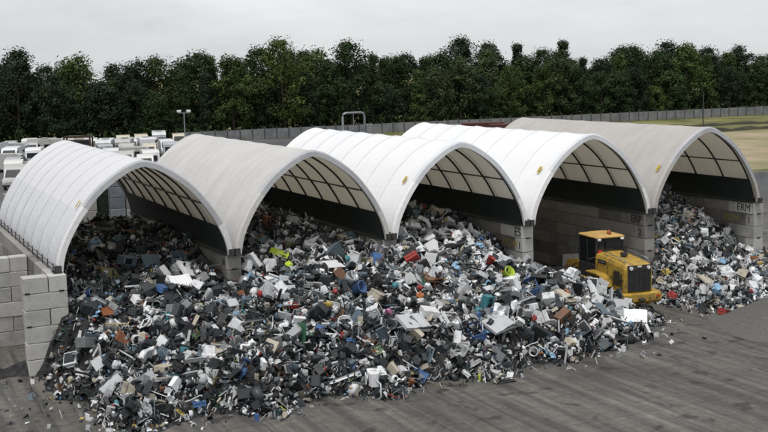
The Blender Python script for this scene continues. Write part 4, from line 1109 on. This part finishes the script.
# ---------------------------------------------------------------- beyond: concrete wall, fence, poles, gantry, containers
m_conc = simple('plain_concrete', (.22,.225,.23), (.15,.155,.16), rough=.9, scale=.8)
t = empty('concrete_wall', (0,0,0)); tag(t, 'plain grey concrete yard wall behind the rightmost shelter', 'wall')
b = MB(); dv = Vector((1,-.12,0)).normalized()
for k in range(12):
    p = Vector((45, 24, 0)) + dv*k*2.5; M = Matrix.Translation(p) @ Matrix.Rotation(math.atan2(dv.y, dv.x), 4, 'Z')
    b.box(.01, 2.49, -.1, .1, 0, 2.1, M=M)
b.build('wall_slab', m_conc, t)
for k in range(13):
    p = Vector((45, 24, 0)) + dv*k*2.5; b = MB(); b.box(p.x-.05, p.x+.05, p.y-.24, p.y-.13, 0, 2.6); b.tube([(p.x, p.y-.18, 2.6), (p.x-.35, p.y-.45, 3.0)], .04, 5); b.build('fence_post', m_darksteel, t)
m_fence = simple('grey_fence_panel', (.20,.205,.21), (.13,.135,.14), rough=.85, scale=.9); m_fpost = simple('fence_post', (.05,.052,.055), (.08,.08,.08), rough=.8)
t = empty('boundary_fence', (0,0,0)); tag(t, 'long grey panelled boundary fence in front of the trees', 'fence')
p0, p1 = Vector((40,128.2,0)), Vector((172,117.5,0)); nseg = 66; dv = (p1-p0)/nseg
b = MB(); ang = math.atan2(dv.y, dv.x)
for k in range(nseg):
    M = Matrix.Translation(p0+dv*k) @ Matrix.Rotation(ang, 4, 'Z'); ln = dv.length
    b.box(.09, ln-.09, -.04, .04, .1, 1.62+random.uniform(-.03,.03), M=M)
b.build('panel', m_fence, t)
for k in range(nseg+1):
    q = p0+dv*k; b = MB(); b.box(q.x-.08, q.x+.08, q.y-.08, q.y+.08, 0, 1.85); b.build('post', m_fpost, t)
def at_px(px, dist, z=0):
    """a spot on the yard: bearing and distance from the look-out"""
    d = (fw*F768 + rt*(px-384)); d.z = 0; d.normalize(); return CAM.x+d.x*dist, CAM.y+d.y*dist
t = empty('floodlight_mast', (*at_px(189, 120), 0), -.4); tag(t, 'slim steel mast with two floodlights above the white vehicles', 'lamp post')
b = MB(); b.cyl((0,0,0),(0,0,6.6),.09,.06,n=8); b.build('pole', m_steel, t)
b = MB(); b.box(-.6,.6,-.04,.04,6.5,6.58); b.build('crossarm', m_steel, t)
for s in (-1, 1):
    b = MB(); b.box(s*.5-.22, s*.5+.22, -.18, .12, 6.6, 6.85, ch=.04); b.build('floodlight', m_lamp, t)
t = empty('lamp_post', (*at_px(702, 125), 0)); tag(t, 'thin dark lamp post rising behind the taupe shelter', 'lamp post')
b = MB(); b.cyl((0,0,0),(0,0,7.3),.08,.05,n=8); b.build('pole', m_darksteel, t)
b = MB(); b.tube([(0,0,7.2),(-.3,0,7.5),(-.9,0,7.55)], .04, 6); b.box(-1.5,-.8,-.12,.12,7.5,7.6, ch=.03); b.build('lamp_head', m_darksteel, t)
t = empty('pipe_gantry', (60.3, 106.5, 0)); tag(t, 'pale pipe gantry standing before the trees', 'gantry')
b = MB(); b.tube([(-1.75,0,0),(-1.75,0,3.8),(-1.6,0,4.25),(-1.2,0,4.4),(1.2,0,4.4),(1.6,0,4.25),(1.75,0,3.8),(1.75,0,0)], .17, 8); b.build('pipe_arch', m_steel, t)
b = MB(); b.tube([(.0,0,4.35),(0,0,2.0)], .06, 6); b.box(1.9,2.9,-.3,.3,0,2.7, ch=.03); b.build('hanging_pipe', m_steel, t)
m_maroon = simple('maroon_container_paint', (.06,.018,.016), (.09,.03,.026), rough=.7, scale=.8)
def container(x, y, rz, mat, label, ln=6.0):
    t = empty('shipping_container', (x, y, 0), rz); tag(t, label, 'container', 'shipping containers by the fence')
    b = MB(); n = int(ln/.25); poly = []
    b.box(-ln/2, ln/2, -1.2, 1.2, .1, 2.5)
    for k in range(n): 
        for s in (-1, 1): b.box(-ln/2+k*.25+.05, -ln/2+k*.25+.17, s*1.225-.025, s*1.225+.025, .2, 2.4)
    b.build('body', mat, t); b = MB()
    for s in (-.6, .6): b.box(-ln/2-.05, -ln/2-.002, s-.55, s+.55, .2, 2.4)
    b.build('door', mat, t)
container(*at_px(484, 163), -.45, m_maroon, 'maroon shipping container left of another behind the middle shelters', 6); container(*at_px(512, 158), -.45, m_maroon, 'maroon shipping container right of another behind the middle shelters', 6)
t = empty('steel_frame', (*at_px(83, 146), 0), -.4); tag(t, 'dark open steel frame among the parked white vehicles', 'frame')
b = MB()
for (x, y) in ((-1.6,-.8),(1.6,-.8),(-1.6,.8),(1.6,.8)): b.box(x-.09,x+.09,y-.09,y+.09,0,3.1)
for y in (-.8,.8): b.box(-1.7,1.7,y-.1,y+.1,3.0,3.2)
for x in (-1.6,1.6): b.box(x-.08,x+.08,-.8,.8,3.03,3.17)
b.build('beam', simple('rusty_steel', (.07,.035,.025), (.04,.025,.02), rough=.8), t)
b = MB(); b.box(-1.45,1.45,-.6,.6,0,2.7, ch=.05); b.build('hopper', m_black, t)

# ---------------------------------------------------------------- parked white vehicles
m_vwhite = objcol('vehicle_paint', .4, dscale=1.2, dmax=.35); m_vgrey = simple('vehicle_grey', (.30,.32,.34), (.24,.25,.27), rough=.5)
m_vglass = simple('vehicle_glass', (.012,.014,.016), (.02,.022,.025), rough=.4, spec=.15)
def vwheels(t, ys, w_, r=.36):
    for y in ys:
        for s in (-1, 1):
            b = MB(); b.cyl((s*(w_-.2), y, r), (s*w_, y, r), r, n=14); o = b.build('wheel', m_tyre, t)
            b = MB(); b.cyl((s*w_, y, r), (s*(w_+.01), y, r), r*.55, n=10); b.build('rim', m_steel, o)
def v_van():
    t = empty('panel_van'); b = MB()
    b.prism([(-2.6,.4),(-2.65,.9),(-2.55,1.15),(-1.75,1.35),(-1.1,2.2),(-.8,2.4),(2.6,2.45),(2.7,2.3),(2.7,.4)], -.98, .98); b.build('body', m_vwhite, t)
    b = MB(); b.add([(-.85,-1.77,1.37),(.85,-1.77,1.37),(.75,-1.17,2.16),(-.75,-1.17,2.16)], [(0,1,2,3)]); b.build('windscreen', m_vglass, t)
    for s in (-1, 1): b = MB(); b.box(s*.985-.006, s*.985+.006, -1.35, -.5, 1.4, 2.0); b.build('side_window', m_vglass, t)
    for s in (-1, 1): b = MB(); b.box(s*.75-.15, s*.75+.15, -2.66, -2.6, .8, 1.0); b.build('headlight', m_lamp, t)
    b = MB(); b.box(-.96,.96,-2.74,-2.6,.4,.62, ch=.03); b.build('bumper', m_black, t); vwheels(t, (-1.75, 1.75), .98)
    for s in (-1, 1): b = MB(); b.box(s*.45-.33, s*.45+.33, 2.70, 2.712, 1.45, 2.05); b.build('rear_window', m_vglass, t)
    return t
def v_truck():
    t = empty('box_truck'); b = MB()
    b.prism([(-3.6,.55),(-3.65,1.5),(-3.35,2.6),(-3.1,2.75),(-2.1,2.75),(-2.1,.55)], -1.1, 1.1); b.build('cab', m_vwhite, t)
    b = MB(); b.box(-1.2,1.2,-1.95,3.7,1.0,3.3, ch=.03); b.build('cargo_box', m_vwhite, t)
    b = MB(); b.box(-.45,.45,-2.1,3.6,.6,.98); b.build('chassis', m_darksteel, t)
    b = MB(); b.add([(-.98,-3.66,1.55),(.98,-3.66,1.55),(.9,-3.40,2.5),(-.9,-3.40,2.5)], [(0,1,2,3)]); b.build('windscreen', m_vglass, t)
    for s in (-1, 1): b = MB(); b.box(s*1.105-.006, s*1.105+.006, -3.2, -2.4, 1.6, 2.4); b.build('side_window', m_vglass, t)
    b = MB(); b.box(-1.1,1.1,-3.8,-3.6,.5,.85, ch=.04); b.build('bumper', m_vgrey, t)
    b = MB(); b.box(-.7,.7,-3.69,-3.62,1.0,1.35); b.build('radiator_grille', m_black, t); vwheels(t, (-2.9, 2.2), 1.1, .48); return t
def v_motorhome():
    t = empty('motorhome'); b = MB()
    b.prism([(-3.1,.4),(-3.15,.95),(-2.4,1.25),(-1.9,1.9),(-2.5,2.1),(-2.55,2.5),(-2.1,2.85),(3.1,2.95),(3.2,2.8),(3.2,.4)], -1.12, 1.12); b.build('body', m_vwhite, t)
    b = MB(); b.add([(-.9,-2.42,1.28),(.9,-2.42,1.28),(.82,-1.96,1.85),(-.82,-1.96,1.85)], [(0,1,2,3)]); b.build('windscreen', m_vglass, t)
    for s in (-1, 1):
        for (a, e) in ((-1.8,-1.2),(-.6,.5),(1.2,2.2)): b = MB(); b.box(s*1.125-.006, s*1.125+.006, a, e, 1.5, 2.1); b.build('side_window', m_vglass, t)
    b = MB(); b.box(-.5,.5,.4,1.2,2.93,3.08, ch=.03); b.build('roof_hatch', m_vgrey, t); vwheels(t, (-2.1, 1.9), 1.12); return t
def v_caravan():
    t = empty('caravan'); b = MB()
    b.prism([(-2.2,.45),(-2.3,1.2),(-2.0,2.3),(-1.6,2.55),(1.7,2.55),(2.1,2.3),(2.25,1.2),(2.2,.45)], -1.08, 1.08); b.build('body', m_vwhite, t)
    for y in (-2.2, 2.22):
        b = MB(); sy = -1 if y < 0 else 1; q1, q2 = ((-2.33,-2.14) if sy < 0 else (2.29,2.19)); b.add([(-.8,q1,1.25),(.8,q1,1.25),(.8,q2,1.95),(-.8,q2,1.95)], [(0,1,2,3)]); b.build('end_window', m_vglass, t)
    for s in (-1, 1): b = MB(); b.box(s*1.085-.006, s*1.085+.006, -.9, .7, 1.3, 1.95); b.build('side_window', m_vglass, t)
    b = MB(); b.tube([(-.5,-2.2,.5),(0,-3.3,.5)], .05, 5); b.tube([(.5,-2.2,.5),(0,-3.3,.5)], .05, 5); b.build('drawbar', m_darksteel, t); vwheels(t, (.2,), 1.08, .34); return t
VT = {'panel van': v_van, 'box truck': v_truck, 'motorhome': v_motorhome, 'caravan': v_caravan}
protos = {}
FRX, FRY = at_px(83, 146)
SIL = [(0,178),(8,176),(20,160),(40,147),(64,138),(100,147),(140,157),(152,159),(165,149),(180,137),(197,131),(216,133)]
def sil(px):
    for (a, b), (c, d) in zip(SIL, SIL[1:]):
        if a <= px <= c: return b+(d-b)*(px-a)/(c-a)
    return 0
ORD = ['first','second','third','fourth','fifth','sixth','seventh','eighth','ninth','tenth','eleventh','twelfth','thirteenth','fourteenth','fifteenth','sixteenth','seventeenth','eighteenth','nineteenth','twentieth']
ROWW = ['nearest row of the lot','second row of the lot','third row of the lot','fourth row of the lot','fifth row of the lot','sixth row of the lot','seventh row of the lot','eighth row of the lot','ninth row of the lot','tenth row of the lot','eleventh row of the lot','furthest row of the lot']
rv = random.Random(11)
for row, dist in enumerate((86, 93, 100, 107, 114, 121, 128, 135, 142, 149, 156, 163)):
    px = 6.0; k = 0; got = 0
    while px < 218 and got < 20 :
        x, y = at_px(px, dist + rv.uniform(-1.2,1.2)); q = proj(x, y, 2.3)
        if q[1] < sil(q[0])-1.5 and 5 < q[0] < 216 and q[1] > 128 and (x-FRX)**2+(y-FRY)**2 > 9:
            kind = rv.choices(list(VT), (58, 5 if row in (1,3) and px < 60 else 0, 17, 25))[0]
            if kind not in protos: o = protos[kind] = VT[kind]()
            else: o = copy_tree(protos[kind])
            hd = rv.choice((0, 0, 0, 0, 180)) if rv.random() > .12 else 80
            o.location = (x, y, 0); o.rotation_euler = (0, 0, math.radians(hd-14)+rv.uniform(-.12,.12)); sc_ = .86 if kind != 'panel van' else rv.uniform(.8,.95); o.scale = (sc_,)*3
            cw, cc = rv.choice((('white',(.66,.67,.68)),('white',(.58,.59,.60)),('white',(.62,.62,.60)),('pale grey',(.36,.38,.40)),('cream',(.52,.48,.38)),('grimy white',(.42,.42,.40))))
            set_col(o, cc); tag(o, f"{cw} {kind}, {ORD[got]} from the left edge in the {ROWW[row]}", kind, 'white vehicles parked beyond the shelters'); got += 1
            step = 2.7 if hd in (0,180) else 5.6
        else: step = 1.2
        px += step*F768/dist*rv.uniform(.95, 1.12)

# ---------------------------------------------------------------- trees
m_leaf, nt, bb = nodes_of('foliage')
oi = N(nt, 'ShaderNodeObjectInfo'); at = N(nt, 'ShaderNodeAttribute', attribute_name='tone')
cr = N(nt, 'ShaderNodeValToRGB'); cr.color_ramp.elements[0].color = (.40,.45,.45,1); cr.color_ramp.elements[1].color = (1.5,1.4,1.1,1)
nt.links.new(at.outputs['Fac'], cr.inputs['Fac'])
mu = N(nt, 'ShaderNodeMix', data_type='RGBA', blend_type='MULTIPLY'); mu.inputs['Factor'].default_value = 1
nt.links.new(oi.outputs['Color'], mu.inputs['A']); nt.links.new(cr.outputs[0], mu.inputs['B']); nt.links.new(mu.outputs['Result'], bb.inputs['Base Color'])
bb.inputs['Roughness'].default_value = .75; bb.inputs['Specular IOR Level'].default_value = .15
m_bark = simple('bark', (.07,.055,.04), (.04,.03,.022), rough=.9)
def tree_proto(H, R, conic=False):
    t = empty('leafy_tree' if not conic else 'conifer_tree')
    b = MB(); top = H*.75; b.tube([(0,0,-.1),(.1,0,H*.2),(-.1,.15,H*.45),(.05,.1,top)], [.28,.2,.14,.04], 7)
    for k in range(9):
        a = k*2.4; z = H*(.18+.06*k); r = R*.75; b.tube([(0,0,z),(math.cos(a)*r*.5,math.sin(a)*r*.5,z+H*.08),(math.cos(a)*r,math.sin(a)*r,z+H*.14)], [.09,.06,.02], 5)
    b.build('trunk', m_bark, t)
    b = MB(); cl = []
    for _ in range(84):
        z = random.uniform(.08, 1)**.85; 
        rr = R*(math.sin(PI*min(1, .12+z*.86))**.6 if not conic else (1.05-z))
        a = random.uniform(0, 2*PI); q = rr*random.uniform(.35, 1); cl.append((q*math.cos(a), q*math.sin(a), H*(.06+.92*z), random.uniform(.3,.9)*R*.40, random.uniform(0,1)))
    for (cx, cy, cz, cr_, tn) in cl:
        for _ in range(90):
            d = Vector((random.gauss(0,1), random.gauss(0,1), random.gauss(0,.8))).normalized()*cr_*random.uniform(.35,1.35)
            p = Vector((cx,cy,cz))+d; s = random.uniform(.08,.19)
            nrm = (d.normalized()+Vector((random.gauss(0,.5), random.gauss(0,.5), random.gauss(0,.5)+.3))).normalized(); q = nrm.to_track_quat('Z','Y')
            b.add([p+q@Vector(v)*s for v in ((-1,-.5,0),(0,-.9,.1),(1,.1,0),(.1,.9,.1))], [(0,1,2,3)], 0, min(1, max(.01, tn*.6+random.uniform(0,.4))))
    b.build('crown', m_leaf, t)
    return t
tp = [tree_proto(12.6,3.3), tree_proto(13.4,3.8), tree_proto(11.6,3.0), tree_proto(13.2,2.7,True), tree_proto(8.2,3.3), tree_proto(12.0,3.7)]
used = [False]*6
TL = []
GREENS = [((.024,.042,.018),'dark green'), ((.042,.066,.024),'mid green'), ((.062,.086,.028),'yellow-green'), ((.018,.031,.018),'blackish green'), ((.042,.062,.030),'grey-green')]
xs = -14.0; k = 0
spots = []
for row, (dy, step) in enumerate(((0, 4.2), (5.5, 4.2), (11, 4.2))):
    x = -12 + row*2
    while x < 205:
        yb = 134 - .081*(x-40) + dy
        spots.append((x+random.uniform(-.9,.9), yb+random.uniform(-1,1), row)); x += step*random.uniform(.85,1.15)
for (x, y, row) in spots:
    px, py, q_ = proj(x, y, 3)
    if not (-25 < px < 795): continue
    v = random.choice((0,1,2,4,5,4,2,3) if row == 0 else (0,1,2,5,0,1,5,3)); 
    o = tp[v] if not used[v] else copy_tree(tp[v]); used[v] = True
    s = random.choice((random.uniform(.72,.95), random.uniform(.92,1.18)))*(1-.12*max(0,min(1,(x-90)/80)))
    o.location = (x, y, 0); o.rotation_euler = (0,0,random.uniform(0,6.28)); o.scale = (s*random.uniform(1,1.15), s*random.uniform(1,1.15), s)
    g, gw = random.choices(GREENS, (32,22,8,28,10))[0]; q = random.uniform(1.0,1.5); set_col(o, tuple(a*q for a in g))
    TL.append((px, o, gw, row, v))
# any unused kind is dropped
for v in range(6):
    if not used[v]:
        for ch in list(tp[v].children): bpy.data.objects.remove(ch)
        bpy.data.objects.remove(tp[v])
land = [(60,'over the left edge of the vehicle lot'), (130,'over the white vehicles, left of centre'), (200,'behind the floodlight mast'), (270,'above the ridge of the beige shelter'), (335,'left of the pipe gantry'),
        (380,'behind the pipe gantry'), (450,'right of the pipe gantry'), (520,'above the maroon containers'), (600,"above the loader's shelter"), (680,'above the taupe shelter'), (999,'at the right end of the treeline')]
cnts = {}
TL.sort(key=lambda q: q[0])
for px, o, gw, row, v in TL:
    pl = next(w_ for a, w_ in land if px < a); rw = ('front row', 'second row', 'back row')[row]; kd = 'cone-shaped' if v == 3 else ('tall','broad','slender','','low','rounded')[v]
    lab = ' '.join(f'{gw} {kd} tree {rw}, {pl}'.split()); cnts.setdefault(lab, []).append(o)
for lab, os_ in cnts.items():
    for k, o in enumerate(os_):
        l = lab if len(os_) == 1 else lab + ((', left one' if k == 0 else ', right one') if len(os_) == 2 else '')
        tag(o, ' '.join(l.split()[:16]), 'tree', 'trees of the woodland edge')

b = MB(); rt_ = random.Random(5)   # bramble and brush under and behind the trees
for _ in range(26000):
    x = rt_.uniform(-14, 215); yb = 132.5-.081*(x-40)+rt_.choice((0,3,9,16,17,18))+rt_.uniform(-1.5,1.5)
    if not (-30 < proj(x, yb, 2)[0] < 800): continue
    deep = yb > 132.5-.081*(x-40)+12
    z = rt_.uniform(0, 8.5 if deep else 2.6)*rt_.uniform(.3,1); s2 = rt_.uniform(.18,.42)
    q = Euler((rt_.uniform(0,6), rt_.uniform(0,6), rt_.uniform(0,6))).to_matrix()
    b.add([Vector((x,yb,z))+q@Vector(v)*s2 for v in ((-1,-.5,0),(0,-.9,.1),(1,.1,0),(.1,.9,.1))], [(0,1,2,3)], 0, rt_.uniform(.02,.8))
o = b.build('undergrowth', m_leaf); o.color = (.034,.055,.022,1); tag(o, 'dark brush filling the gaps under and between the trees', 'undergrowth', kind='stuff')
